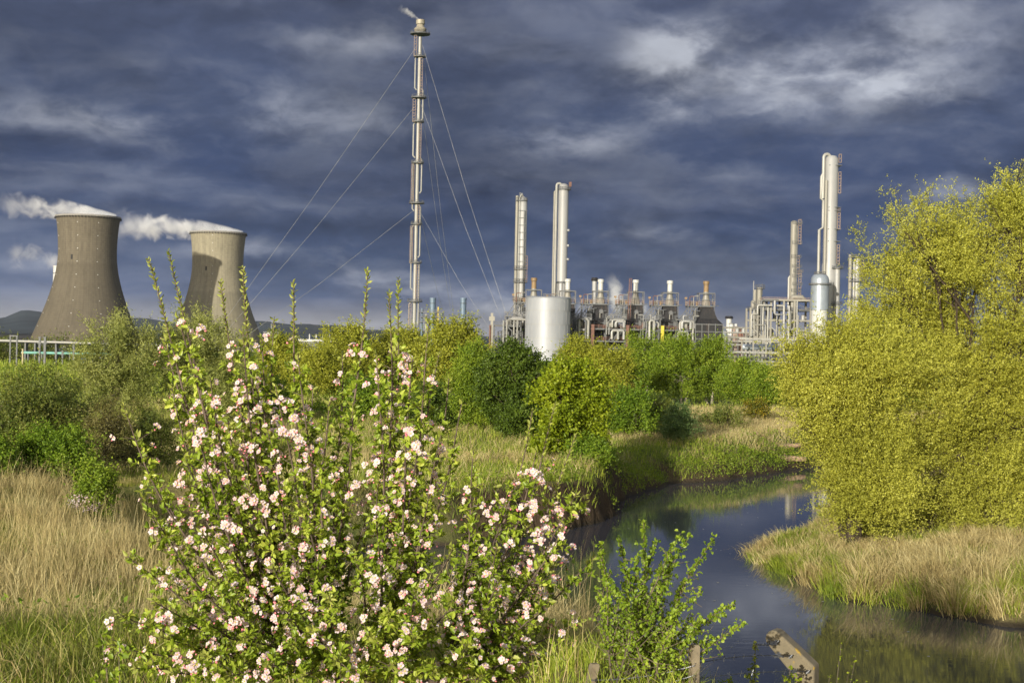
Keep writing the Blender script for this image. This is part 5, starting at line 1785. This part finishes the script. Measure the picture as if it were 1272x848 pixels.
# ------------------------------------------------------------------ the blossoming apple tree
L_APPLE = leafy('leaf_apple', (0.140, 0.216, 0.015), (0.281, 0.374, 0.031), (0.504, 0.557, 0.093), 0.33, 0.42, 1.5, 0.4)
L_SHOOT = leafy('leaf_apple_young', (0.194, 0.242, 0.033), (0.327, 0.363, 0.066), (0.436, 0.460, 0.121), 0.35, 0.5, 1.5, 0.3)
M_PETAL = leafy('apple_petal', (0.66, 0.41, 0.46), (0.70, 0.58, 0.60), (0.72, 0.68, 0.68), 0.25, 0.6, 3.0, 0.2)
M_BUD = surf('pink_bud', (0.68, 0.22, 0.25), 0.6, 0, 0.2, 30)
M_STAMEN = surf('yellow_stamen', (0.70, 0.52, 0.12), 0.7, 0, 0.1, 30)
B_APPLE = bark('bark_apple', (0.12, 0.09, 0.07), 14)


def fold_leaves(pos, ax, ln, wd, r, face=None):
    n = len(pos)
    ax = nrm(ax)
    q = unit(n, r)
    if face is not None: q = nrm(q * 0.8 + face)
    s = nrm(np.cross(ax, q)); up = nrm(np.cross(s, ax))
    ln = np.broadcast_to(ln, n)[:, None]; wd = np.broadcast_to(wd, n)[:, None]
    curl = r.uniform(-0.05, 0.35, n)[:, None]
    def at(t, side, lift): return pos + ax * (ln * t) + s * (wd * side) + up * (wd * lift - curl * ln * t * t)
    V = np.stack([at(0, 0, 0), at(0.30, 0.46, 0.24), at(0.68, 0.38, 0.2), at(1.0, 0, 0), at(0.68, -0.38, 0.2), at(0.30, -0.46, 0.24)], 1)
    i = np.arange(n)[:, None] * 6
    L = np.concatenate([i + np.array([0, 1, 2, 3]), i + np.array([0, 3, 4, 5])], 1).reshape(-1, 4)
    return V.reshape(-1, 3), L


def flower_cluster(seed):
    r = random.Random(seed)
    mb = MB()
    nf = r.choice([1, 2, 2, 3, 3, 4])
    for i in range(nf):
        a = 2 * PI * i / nf + r.uniform(-0.3, 0.3)
        tl = r.uniform(0.35, 0.95) if i else 0.1
        nv = Vector((math.cos(a) * math.sin(tl), math.sin(a) * math.sin(tl), math.cos(tl)))
        c = nv * r.uniform(0.024, 0.046)
        _, u, v = basis(nv)
        rad = r.uniform(0.0150, 0.0205); cup = r.uniform(0.1, 0.55)
        ph = r.uniform(0, 2)
        for k in range(5):
            t = ph + k * 2 * PI / 5
            d = u * math.cos(t) + v * math.sin(t); s = nv.cross(d)
            def pt(l, w): return c + d * (rad * l) + s * (rad * w) + nv * (cup * rad * l * l)
            mb.cur = 0
            mb.add([pt(0.1, 0), pt(0.5, 0.38), pt(0.88, 0.40), pt(1.05, 0.0), pt(0.88, -0.40), pt(0.5, -0.38)], [(0, 1, 2, 3), (0, 3, 4, 5)])
        mb.cur = 2
        mb.tube([c + nv * 0.001, c + nv * 0.007], [0.0045, 0.003], 6)
        mb.cur = 1
    for i in range(r.randint(0, 3)):
        a = r.uniform(0, 2 * PI); tl = r.uniform(0.7, 1.4)
        nv = Vector((math.cos(a) * math.sin(tl), math.sin(a) * math.sin(tl), math.cos(tl)))
        c = nv * 0.035
        mb.cur = 1
        mb.tube([c - nv * 0.006, c - nv * 0.001, c + nv * 0.006, c + nv * 0.010], [0.002, 0.0062, 0.0062, 0.001], 6)
    return mb


def apple_tree():
    r = np.random.default_rng(77)
    rr = random.Random(77)
    D0 = 8.8
    base = W(430, 848, D0); base.z = ground(base.x, D0)
    t = thing('apple_tree', 'blossoming apple tree with pink and white flowers in the foreground', 'tree', base)
    # stems: tip pixel, depth, start of the bare shoot (fraction), bloom density
    tips = [(184, 322, 6.3, 1, .82, .9), (211, 312, 6.6, 1, .80, .8), (276, 350, 6.2, 1, .82, .8), (303, 332, 6.5, 1, .80, .9), (340, 396, 6.7, 1, .88, .7), (362, 352, 6.3, 1, .84, .9),
            (455, 336, 6.4, 1, .82, .5), (484, 364, 6.2, 1, .84, .9), (497, 346, 6.6, 1, .84, .9), (535, 398, 6.3, 1, .90, .6), (545, 440, 6.7, 1, .9, .6),
            (152, 505, 6.2, 0, .9, .7), (168, 540, 6.6, 0, .92, .6), (222, 395, 6.1, 0, .97, 1.5), (206, 420, 6.6, 0, .95, 1.1), (248, 455, 6.9, 0, .92, 1.0), (262, 470, 5.9, 0, .93, 1.0),
            (300, 412, 6.0, 0, .97, 1.6), (322, 420, 6.5, 0, .97, 1.6), (318, 470, 6.2, 0, .96, 1.6), (344, 480, 5.9, 0, .96, 1.4), (372, 440, 6.2, 0, .95, 1.1), (390, 480, 6.8, 0, .92, .8), (282, 520, 6.0, 0, .95, 1.2),
            (406, 500, 6.0, 0, .94, .6), (424, 440, 6.7, 0, .93, .6), (440, 500, 6.1, 0, .93, .7), (470, 440, 6.1, 0, .95, 1.3), (494, 430, 6.4, 0, .96, 1.5), (512, 445, 6.0, 0, .96, 1.2), (478, 500, 6.5, 0, .95, 1.2), (524, 490, 6.1, 0, .94, .9),
            (558, 470, 6.5, 0, .86, .5), (576, 500, 6.3, 0, .86, .5), (590, 560, 6.2, 0, .90, .6), (548, 540, 6.0, 0, .93, .8), (615, 600, 6.4, 0, .9, .8), (640, 590, 6.1, 0, .93, 1.1), (661, 510, 6.3, 1, .74, .6), (668, 560, 6.0, 0, .9, 1.0), (692, 500, 6.5, 1, .78, .7),
            (716, 540, 6.6, 1, .74, .6), (714, 612, 6.1, 0, .97, 1.5), (726, 618, 6.3, 0, .95, 1.3), (700, 650, 5.9, 0, .95, 1.3), (655, 650, 6.2, 0, .95, 1.5), (620, 680, 5.9, 0, .95, 1.2), (690, 700, 6.2, 0, .95, 1.1), (738, 690, 6.3, 0, .93, .7),
            (172, 610, 6.5, 0, .94, .8), (188, 640, 6.0, 0, .94, .8), (160, 690, 6.2, 0, .94, .7), (230, 560, 6.3, 0, .95, 1.0), (200, 700, 6.5, 0, .95, .9), (146, 760, 6.1, 0, .95, .8), (180, 770, 5.8, 0, .95, .8), (350, 560, 6.4, 0, .95, .9), (420, 570, 6.3, 0, .95, .7),
            (310, 600, 5.8, 0, .95, .8), (380, 620, 5.8, 0, .95, .7), (470, 600, 5.8, 0, .95, .9), (530, 620, 6.0, 0, .95, .9), (560, 680, 5.8, 0, .95, .9), (250, 660, 5.8, 0, .95, .7), (440, 680, 5.7, 0, .95, .7), (340, 700, 5.7, 0, .95, .7), (520, 730, 5.7, 0, .95, .8), (600, 760, 5.8, 0, .95, .9), (660, 770, 6.0, 0, .95, .9), (720, 770, 6.3, 0, .95, .9),
            (240, 760, 5.7, 0, .95, .8), (390, 780, 5.6, 0, .95, .7), (460, 790, 5.6, 0, .95, .7), (300, 790, 5.6, 0, .95, .7)]
    tips += [(x, y, d, 0, .95, .8) for x, y, d in ((135, 800, 6.0), (165, 830, 5.8), (200, 790, 5.7), (215, 835, 5.6), (255, 815, 5.5), (285, 838, 5.5), (330, 825, 5.4), (360, 800, 5.5), (375, 840, 5.4), (420, 820, 5.4), (440, 842, 5.5), (490, 825, 5.4), (515, 790, 5.5), (540, 835, 5.5), (580, 800, 5.5), (600, 838, 5.6), (640, 815, 5.7), (670, 838, 5.8), (700, 805, 5.9), (720, 835, 6.0), (560, 745, 5.6), (410, 740, 5.5), (350, 745, 5.5), (270, 720, 5.6), (620, 720, 5.7), (680, 745, 5.9), (480, 755, 5.5), (190, 745, 5.7), (235, 600, 6.5), (265, 610, 6.1), (300, 540, 6.4), (400, 650, 6.2), (455, 630, 6.4), (500, 670, 6.2), (345, 640, 6.4), (505, 560, 6.3), (585, 640, 6.3), (212, 480, 6.3), (238, 520, 5.9), (330, 530, 6.1))]
    LP, LA, LS = [], [], []       # ordinary leaves
    SP, SA, SS = [], [], []       # young shoot leaves
    BL = []                        # blossom clusters: position, direction
    tw = MB()
    trunk = MB()
    fork = [Vector((x, y, z)) for x, y, z in ((-0.42, 0.1, 0.42), (-0.12, -0.05, 0.5), (0.22, 0.08, 0.45), (0.62, 0.0, 0.36))]
    for f in fork:
        trunk.tube([(f.x * 0.25, f.y * 0.3, -0.2), f * 0.5 + Vector((0, 0, 0.06)), f], [0.05, 0.042, 0.032], 8)
    for si, (px, py, d, shoot, bare, bloom) in enumerate(tips):
        d = d * 1.37 + 0.2 * max(0.0, min(1.0, (px - 560) / 80.0))
        tip = W(px, py, d) - base
        f = min(fork, key=lambda q: abs(q.x - tip.x * 0.55) + abs(q.y - tip.y) * 0.2)
        H = (tip - f).length
        mid = f.lerp(tip, 0.5) + Vector((-(tip.x - f.x) * 0.0 + (tip.x - f.x) * 0.14 + rr.uniform(-.04, .04), rr.uniform(-.06, .06), -0.04 * H))
        N = 22
        pts = []
        for i in range(N + 1):
            u = i / N
            p = f * ((1 - u) ** 2) + mid * (2 * u * (1 - u)) + tip * (u * u)
            p = p + Vector((math.sin(u * 9 + si) * 0.012, math.cos(u * 8 + si * 2) * 0.012, 0))
            pts.append(p)
        r0 = 0.0034 + 0.0042 * min(2.0, H)
        rads = [r0 * (1 - 0.82 * (i / N)) + 0.0012 for i in range(N + 1)]
        mb = MB(); mb.tube(pts, rads, 6); mb.build('stem', B_APPLE, t, 60)
        def at(u):
            q = min(max(u, 0), 0.9999) * N; i = int(q); return pts[i].lerp(pts[i + 1], q - i), (pts[i + 1] - pts[i]).normalized()
        # leafy shoot at the tip
        for_len = (1 - bare) * H if shoot else 0.10
        nl = int(for_len / 0.0075) if shoot else 9
        for i in range(nl):
            u = 1 - (for_len / H) * (i / max(nl, 1)) ** 1.0
            p, dr = at(u)
            a = i * 2.4 + rr.uniform(-.4, .4)
            _, uu, vv = basis(dr)
            o = uu * math.cos(a) + vv * math.sin(a)
            SP.append(p); SA.append(dr * rr.uniform(0.5, 1.3) + o * 0.9)
            SS.append(rr.uniform(0.026, 0.054) * (0.75 if shoot else 1.0))
        # side spurs
        ulo = 0.10 if py < 600 else 0.0
        ns = int(H * bare * (37 if py < 560 else 44))
        for i in range(ns):
            u = ulo + (bare - ulo) * (i + rr.random()) / ns
            p, dr = at(u)
            _, uu, vv = basis(dr)
            a = rr.uniform(0, 2 * PI)
            sd = (uu * math.cos(a) + vv * math.sin(a)) * 0.9 + dr * rr.uniform(0.1, 0.8) + Vector((0, 0, 0.15))
            sd.normalize()
            ln = rr.uniform(0.02, 0.10) * (1.6 if rr.random() < 0.3 else 1.0) * (0.6 + 0.6 * (1 - u)) * (1.25 if py > 500 else 1.0)
            e = p + sd * ln
            tw.tube([p, p.lerp(e, 0.6) + Vector((0, 0, 0.004)), e], [0.0026, 0.002, 0.0014], 4, False)
            # blossoms mostly on the upper two thirds
            if rr.random() < 0.26 * bloom * (1.35 if u > 0.5 else 0.6) * (1.75 if math.sin(u * 15 + si * 2.3) > 0 else 0.3):
                e = p + sd * (ln + 0.03)
                BL.append((e, (sd + Vector((-0.15, -0.75, 0.35))).normalized()))
                nlv = 3
            else:
                nlv = rr.randint(6, 11)
            for j in range(nlv):
                w = rr.uniform(0.3, 1.0)
                q = p.lerp(e, w)
                o = Vector((rr.gauss(0, 1), rr.gauss(0, 1), rr.gauss(0, 1))).normalized()
                LP.append(q); LA.append(sd * 0.6 + o * 0.9 + Vector((0, 0, 0.25)))
                LS.append(rr.uniform(0.022, 0.052))
    tw.build('twigs', B_APPLE, t, 60)
    trunk.build('trunk', B_APPLE, t, 60)
    LP, LA, LS = np.array(LP), np.array(LA), np.array(LS)
    V, L = fold_leaves(LP, LA, LS, LS * r.uniform(0.42, 0.6, len(LS)), r, np.array([0, -0.3, 0.7]))
    np_mesh('foliage', V, L, 4, L_APPLE, t)
    SP, SA, SS = np.array(SP), np.array(SA), np.array(SS)
    V, L = fold_leaves(SP, SA, SS, SS * r.uniform(0.38, 0.55, len(SS)), r)
    np_mesh('young_foliage', V, L, 4, L_SHOOT, t)
    protos = [flower_cluster(100 + i) for i in range(8)]
    mats = [M_PETAL, M_BUD, M_STAMEN]
    meshes = []
    for i, pb in enumerate(protos):
        me = bpy.data.meshes.new('blossom')
        me.from_pydata(pb.v, [], pb.f)
        for m in mats: me.materials.append(m)
        me.polygons.foreach_set('material_index', pb.mi)
        me.update(); meshes.append(me)
    BL.sort(key=lambda b: b[0].y)
    print('blossoms', len(BL), 'leaves', len(LP))
    rest = MB()
    for i, (p, dv) in enumerate(BL):
        q = dv.to_track_quat('Z', 'Y') @ Matrix.Rotation(rr.uniform(0, 6.28), 3, 'Z').to_quaternion()
        sc = rr.uniform(0.62, 1.05)
        if i % 3 == 0 and i // 3 < 100:
            o = link('blossom', meshes[i % 8], t, p)
            o.rotation_euler = q.to_euler(); o.scale = (sc, sc, sc)
        else:
            pb = protos[i % 8]
            b0 = len(rest.v)
            M = Matrix.Translation(p) @ q.to_matrix().to_4x4() @ Matrix.Scale(sc, 4)
            rest.v.extend([tuple(M @ Vector(v)) for v in pb.v])
            rest.f.extend([[k + b0 for k in f] for f in pb.f]); rest.mi.extend(pb.mi)
    o = rest.build('blossoms', mats, t)
    o['kind'] = 'stuff'


apple_tree()


# ------------------------------------------------------------------ young hawthorn by the water, stems bare below
def sapling(name, label, tips, px, py, d0, leafs, seed, fol, per_m=55, spread=0.05, wood=None, fromz=0.12, rad=0.010):
    rr = random.Random(seed); r = np.random.default_rng(seed)
    base = W(px, py, d0); base.z = ground(base.x, base.y) - 0.02
    t = thing(name, label, 'bush' if 'bush' in name or 'sapling' in name else 'plant', base)
    LP, LA, LS = [], [], []
    tw = MB()
    for si, (tx, ty, dd) in enumerate(tips):
        tip = W(tx, ty, dd) - base
        f = Vector((rr.uniform(-1, 1) * spread * 3, rr.uniform(-1, 1) * spread * 3, -0.03))
        H = (tip - f).length
        mid = f.lerp(tip, 0.5) + Vector((-(tip.x - f.x) * 0.12, 0, 0.05 * H))
        N = 16; pts = []
        for i in range(N + 1):
            u = i / N
            pts.append(f * ((1 - u) ** 2) + mid * (2 * u * (1 - u)) + tip * (u * u) + Vector((math.sin(u * 11 + si), math.cos(u * 9 + si), 0)) * 0.006)
        mb = MB(); mb.tube(pts, [rad * (1 - 0.85 * i / N) + 0.001 for i in range(N + 1)], 5)
        tw = mb
        n = int(H * per_m)
        for i in range(n):
            u = fromz + (1 - fromz) * (i + rr.random()) / n
            q = min(u, 0.999) * N; k = int(q); p = pts[k].lerp(pts[k + 1], q - k); dr = (pts[k + 1] - pts[k]).normalized()
            o = Vector((rr.gauss(0, 1), rr.gauss(0, 1), rr.gauss(0, 1))).normalized()
            ln = rr.uniform(0.01, 0.05) * (1.2 - u) + (rr.random() < 0.25) * rr.uniform(0.05, 0.22) * (1.1 - u)
            e = p + (o * 0.8 + dr * 0.6).normalized() * ln
            if ln > 0.05: mb.tube([p, e], [0.0025, 0.0012], 4, False)
            for j in range(3 if ln < 0.06 else 7):
                b = p.lerp(e, rr.uniform(0.5, 1.0) if ln < 0.06 else rr.uniform(0.2, 1.0))
                oo = Vector((rr.gauss(0, 1), rr.gauss(0, 1), rr.gauss(0, 1)))
                LP.append(b); LA.append(o * 0.5 + oo.normalized() + Vector((0, 0, 0.2))); LS.append(rr.uniform(0.6, 1.25) * leafs)
        mb.build('stem', wood or W_GREY, t, 60)
    LP, LA, LS = np.array(LP), np.array(LA), np.array(LS)
    V, L = fold_leaves(LP, LA, LS, LS * r.uniform(0.7, 0.95, len(LS)), r, np.array([0, -0.3, 0.6]))
    np_mesh('foliage', V, L, 4, fol, t)
    return t


L_SAP = leafy('leaf_sapling', (0.118, 0.193, 0.014), (0.236, 0.335, 0.025), (0.380, 0.469, 0.057), 0.36, 0.45, 2.0, 0.35)
sapling('sapling', 'many stemmed green sapling on the slope between the blossom and the river', [
    (801, 648, 7.1), (846, 662, 6.9), (857, 664, 7.4), (886, 668, 6.8), (912, 750, 6.7), (925, 773, 6.9), (770, 668, 7.2), (748, 672, 6.9), (745, 700, 7.4), (790, 690, 6.8), (820, 700, 7.3), (835, 690, 7.0),
    (760, 720, 6.7), (800, 730, 6.9), (850, 720, 7.2), (870, 735, 6.9), (885, 790, 6.9), (868, 770, 6.7), (840, 760, 6.6), (780, 740, 7.3), (755, 750, 7.0), (815, 670, 7.2), (828, 724, 6.7), (898, 762, 7.1), (742, 735, 7.1), (775, 700, 6.8)],
    790, 822, 7.1, 0.018, 5, L_SAP, 130, 0.045, fromz=0.27, rad=0.005)
sapling('shoot_plant', 'single upright grey green shoot beside the leaning concrete post', [(940, 797, 8.0), (934, 828, 8.0)], 926, 870, 8.0, 0.022, 6, L_SHOOT, 55, 0.01, fromz=0.3, rad=0.004)
sapling('weed_plant', 'small leafy weed in front of the leaning concrete post', [(983, 826, 7.7), (975, 838, 7.6), (990, 838, 7.7), (905, 842, 8.2), (896, 846, 8.2)], 972, 890, 7.7, 0.020, 7, L_LIME, 48, 0.03, fromz=0.3, rad=0.003)
sapling('weed_plant', 'thin arching brown stalks right of the concrete post with few leaves', [(1046, 800, 8.2), (1055, 832, 8.1), (1075, 845, 8.2), (1062, 815, 8.3), (1030, 838, 8.1)], 1030, 880, 8.2, 0.013, 8, L_LIME, 16, 0.04, wood=W_GREY, fromz=0.45, rad=0.003)
sapling('shoot_plant', 'thin leafy shoot left of the apple tree near the bottom edge', [(128, 790, 6.6), (150, 800, 6.5), (118, 838, 6.6)], 150, 900, 6.6, 0.03, 9, L_APPLE, 40, 0.03, fromz=0.2, rad=0.004)

# a white flowering bush in the reeds on the left
pb = plant_at('flowering_bush', 'small white flowered bush in the straw below the thicket', 'bush', 115, 583, 50, 41, L_BRIGHT, W_DARK, 900, 0.09, 0.6, 9, 6, 91, z0=0.0)
Pn = unit(500) * np.array([0.5, 0.4, 0.3]) * rng.uniform(0.6, 1.05, (500, 1)) + np.array([-0.12, -0.25, 0.85])
V, L = leaf_quads(Pn, unit(500), 0.05, 0.05)
np_mesh('blossom', V, L, 4, M_PETAL, pb)


# ------------------------------------------------------------------ fence
def lichen_concrete():
    m, k, out = new_mat('lichen_concrete')
    oc = k.n('ShaderNodeTexCoord').outputs['Object']
    n = k.noise(oc, 22, 6, 0.65); n2 = k.noise(oc, 9, 3, 0.5); n3 = k.noise(oc, 120, 4)
    c = k.mix(n, (0.10, 0.085, 0.055), (0.235, 0.195, 0.125))
    c = k.mix(k.m('MULTIPLY', k.mr(n3, 0.5, 0.7), 0.4), c, (0.12, 0.10, 0.07))
    c = k.mix(k.mr(n2, 0.60, 0.66), c, (0.36, 0.235, 0.03))
    b = k.n('ShaderNodeBsdfPrincipled'); k.put(b.inputs['Base Color'], c); b.inputs['Roughness'].default_value = 0.95
    bp = k.n('ShaderNodeBump'); bp.inputs['Strength'].default_value = 0.6; bp.inputs['Distance'].default_value = 0.006
    k.put(bp.inputs['Height'], k.m('ADD', n, n3)); k.put(b.inputs['Normal'], bp.outputs[0])
    k.t.links.new(b.outputs[0], out.inputs[0])
    return m


M_POST = lichen_concrete()
M_BARB = surf('galvanised_wire', (0.13, 0.135, 0.145), 0.4, 0.6, 0.2, 8)
M_WOOD = surf('weathered_stake', (0.20, 0.165, 0.11), 0.85, 0, 0.3, 12, (0.16, 0.11, 0.06), 0.5, bump=0.4)


def concrete_post():
    d = 8.0
    b = W(1003, 836, d); top = b.z
    g = ground(b.x, d)
    t = thing('fence_post', 'concrete fence post with a bent lichen spotted top', 'fence post', (b.x, d, g))
    zb = top - g
    ex = Vector((-0.86, 0.51, 0)); ey = Vector((0.51, 0.86, 0)); ez = Vector((0, 0, 1))
    w = 0.108
    # profile: upright then a cranked arm with a rounded end
    L = 0.245
    ang = math.radians(40)
    dx, dz = math.cos(ang), math.sin(ang)
    p0 = (-w / 2, -0.5 + 0.0); prof = [(-w / 2, -zb - 0.2), (w / 2, -zb - 0.2), (w / 2, -0.03)]
    tipc = (0.0 + dx * L, 0.02 + dz * L)
    lower = (tipc[0] + dz * w * 0.46, tipc[1] - dx * w * 0.46)
    prof.append(lower)
    for i in range(1, 7):
        a = -PI / 2 + PI * i / 7
        prof.append((tipc[0] + (dx * math.cos(a) - dz * math.sin(a)) * w * 0.46, tipc[1] + (dz * math.cos(a) + dx * math.sin(a)) * w * 0.46))
    prof.append((tipc[0] - dz * w * 0.46, tipc[1] + dx * w * 0.46))
    prof.append((-w / 2, 0.055))
    mb = MB(); mb.prism(prof, (0, 0, zb), ex, ez, ey, 0.10)
    o = mb.build('shaft', M_POST, t)
    bv = o.modifiers.new('bevel', 'BEVEL'); bv.width = 0.014; bv.segments = 3
    return Vector((b.x, d, top)), ex, t


pc, ex, post_t = concrete_post()
att = [pc + ex * 0.20 + Vector((0, -0.09, 0.17)), pc + ex * 0.12 + Vector((0, -0.09, 0.10)), pc + ex * 0.02 + Vector((0, -0.10, 0.03))]
for a in att:
    mb = MB()
    mb.tube([Vector((0, 0.03, 0)), Vector((0, -0.012, 0))], 0.006, 6); mb.tube([Vector((-0.012, -0.012, -0.008)), Vector((0.008, -0.012, 0.012))], 0.004, 6)
    o = mb.build('staple', M_BARB, post_t); o.location = a - post_t.location


def stake(px, pt, d, w, label, lean=0.0):
    p = W(px, pt, d); g = ground(p.x, d); h = p.z - g
    r = random.Random(int(px))
    mb = MB()
    vs = []
    for i, z in enumerate((-0.2, h * 0.4, h * 0.8, h - 0.01, h)):
        s = w / 2 * (1 if i < 4 else 0.8)
        ox, oy = r.uniform(-.003, .003) + lean * z, r.uniform(-.003, .003)
        vs += [(ox - s, oy - s, z), (ox + s, oy - s * 1.05, z), (ox + s, oy + s, z), (ox - s, oy + s, z)]
    fs = [(3, 2, 1, 0), (16, 17, 18, 19)]
    for i in range(4):
        for j in range(4):
            a, c = i * 4 + j, i * 4 + (j + 1) % 4
            fs.append((a, c, c + 4, a + 4))
    mb.add(vs, fs)
    o = mb.build('fence_stake', M_WOOD, None, None, (p.x, d, g))
    o.rotation_euler = (0, 0, 0.35)
    tag(o, label, 'fence stake', 'wooden fence stakes')
    return p


s1 = stake(863, 800, 6.9, 0.039, 'upright sandy wooden stake between sapling and concrete post')
s2 = stake(730, 824, 7.0, 0.04, 'leaning wooden stake beside the blossom near the bottom edge', lean=0.25)


def strand(a, b, label, sag, seed, barbs=True, lump=True):
    r = random.Random(seed)
    a, b = Vector(a), Vector(b)
    o0 = a
    ln = (b - a).length
    n = 40
    P = []
    for i in range(n + 1):
        u = i / n
        P.append(a.lerp(b, u) - a - Vector((0, 0, sag * 4 * u * (1 - u))))
    t = thing('barbed_wire', label, 'barbed wire', a, 'barbed wire strands of the fence')
    mb = MB()
    for ph in (0, PI):
        mb.tube([p + Vector((0, math.cos(i * 2.1 + ph), math.sin(i * 2.1 + ph))) * 0.0022 for i, p in enumerate(P)], 0.0016, 5)
    for i in range(3, n - 2, 4):
        for k in range(2):
            v = Vector((r.gauss(0, 1), r.gauss(0, 1), r.gauss(0, 1))).normalized() * 0.016
            mb.tube([P[i] - v, P[i] + v], 0.0016, 4)
        mb.ring((P[i].x, P[i].y, P[i].z), 0.0045, 0.0022, 6)
    mb.build('strand', M_BARB, t, 60)
    if lump:
        mb = MB()
        c = P[n - 6]
        for k in range(26):
            v = Vector((r.gauss(0, 1), r.gauss(0, .5), r.gauss(0, .7))) * 0.012
            w = Vector((r.gauss(0, 1), r.gauss(0, .5), r.gauss(0, .7))) * 0.012
            mb.tube([c + v, c + w], 0.0026, 4)
        mb.build('tensioner_knot', M_BARB, t)
    return t


strand(W(863, 824, 6.87), att[1], 'barbed strand from the sandy stake up to the middle of the bent post', -0.02, 1)
strand(W(938, 799, 7.7), att[0], 'short loose barbed strand at the top of the bent post', 0.01, 2)
strand(W(863, 843, 6.87), att[2], 'lowest barbed strand ending at the foot of the bent post', -0.015, 3)
strand(s2 + Vector((0.0, -0.04, -0.07)), W(863, 826, 6.87), 'upper barbed strand left of the sandy stake over the grass', 0.02, 4, lump=False)
strand(s2 + Vector((0.0, -0.04, -0.14)), W(863, 838, 6.87), 'lower barbed strand left of the sandy stake over the grass', 0.02, 5, lump=False)


# ------------------------------------------------------------------ driftwood
def log(label, pts, rads, name='driftwood', mat=None, group=None):
    p0 = Vector(pts[0])
    t = thing(name, label, 'driftwood', p0, group)
    mb = MB(); mb.tube([Vector(p) - p0 for p in pts], rads, 8); mb.build('branch', mat or W_PALE, t, 60)
    mb = MB(); q = Vector(pts[len(pts) // 2]) - p0
    mb.tube([q, q + Vector((0.15, -0.1, 0.35))], [rads[0] * 0.5, 0.01], 6); mb.build('twig', mat or W_PALE, t, 60)


log('pale bare curved branch lying on the eroded bank by the lime tree', [W(672, 607, 62.6), W(684, 602, 62.5), W(694, 598, 62.4), W(702, 592, 62.4), W(712, 589, 62.4)], [0.10, 0.11, 0.10, 0.08, 0.04], 'fallen_branch')
M_DRIFT = bark('drift_wood_brown', (0.30, 0.21, 0.13))
log('long brown drift log lying left under the willow at the far bank', [W(934, 561, 90), W(960, 557, 90), W(996, 552, 91)], [0.16, 0.2, 0.14], 'drift_log', M_DRIFT, 'drift logs under the willow')
log('thin tilted drift log poking up from the pile by the willow', [W(958, 562, 89.4), W(946, 545, 89.4), W(939, 536, 89.4)], [0.12, 0.09, 0.05], 'drift_log', M_DRIFT, 'drift logs under the willow')
log('lower thick drift log at the waterline under the willow', [W(948, 571, 88.2), W(972, 569, 88.2), W(1000, 570, 88.8)], [0.2, 0.22, 0.15], 'drift_log', M_DRIFT, 'drift logs under the willow')

# overhead wire and pole in the middle distance
d = 170.0
b = base_at(406, d); t = thing('telegraph_pole', 'thin white pole among the yellow green trees', 'pole', b)
z = zat(406, 438, d) - b.z
mb = MB(); mb.tube([(0, 0, 0), (0, 0, z)], 0.09, 8); mb.build('shaft', M_PIPE, t)
mb = MB(); mb.beam((-0.5, 0, z - 0.2), (0.5, 0, z - 0.2), 0.08); mb.build('crossarm', M_GREY, t)
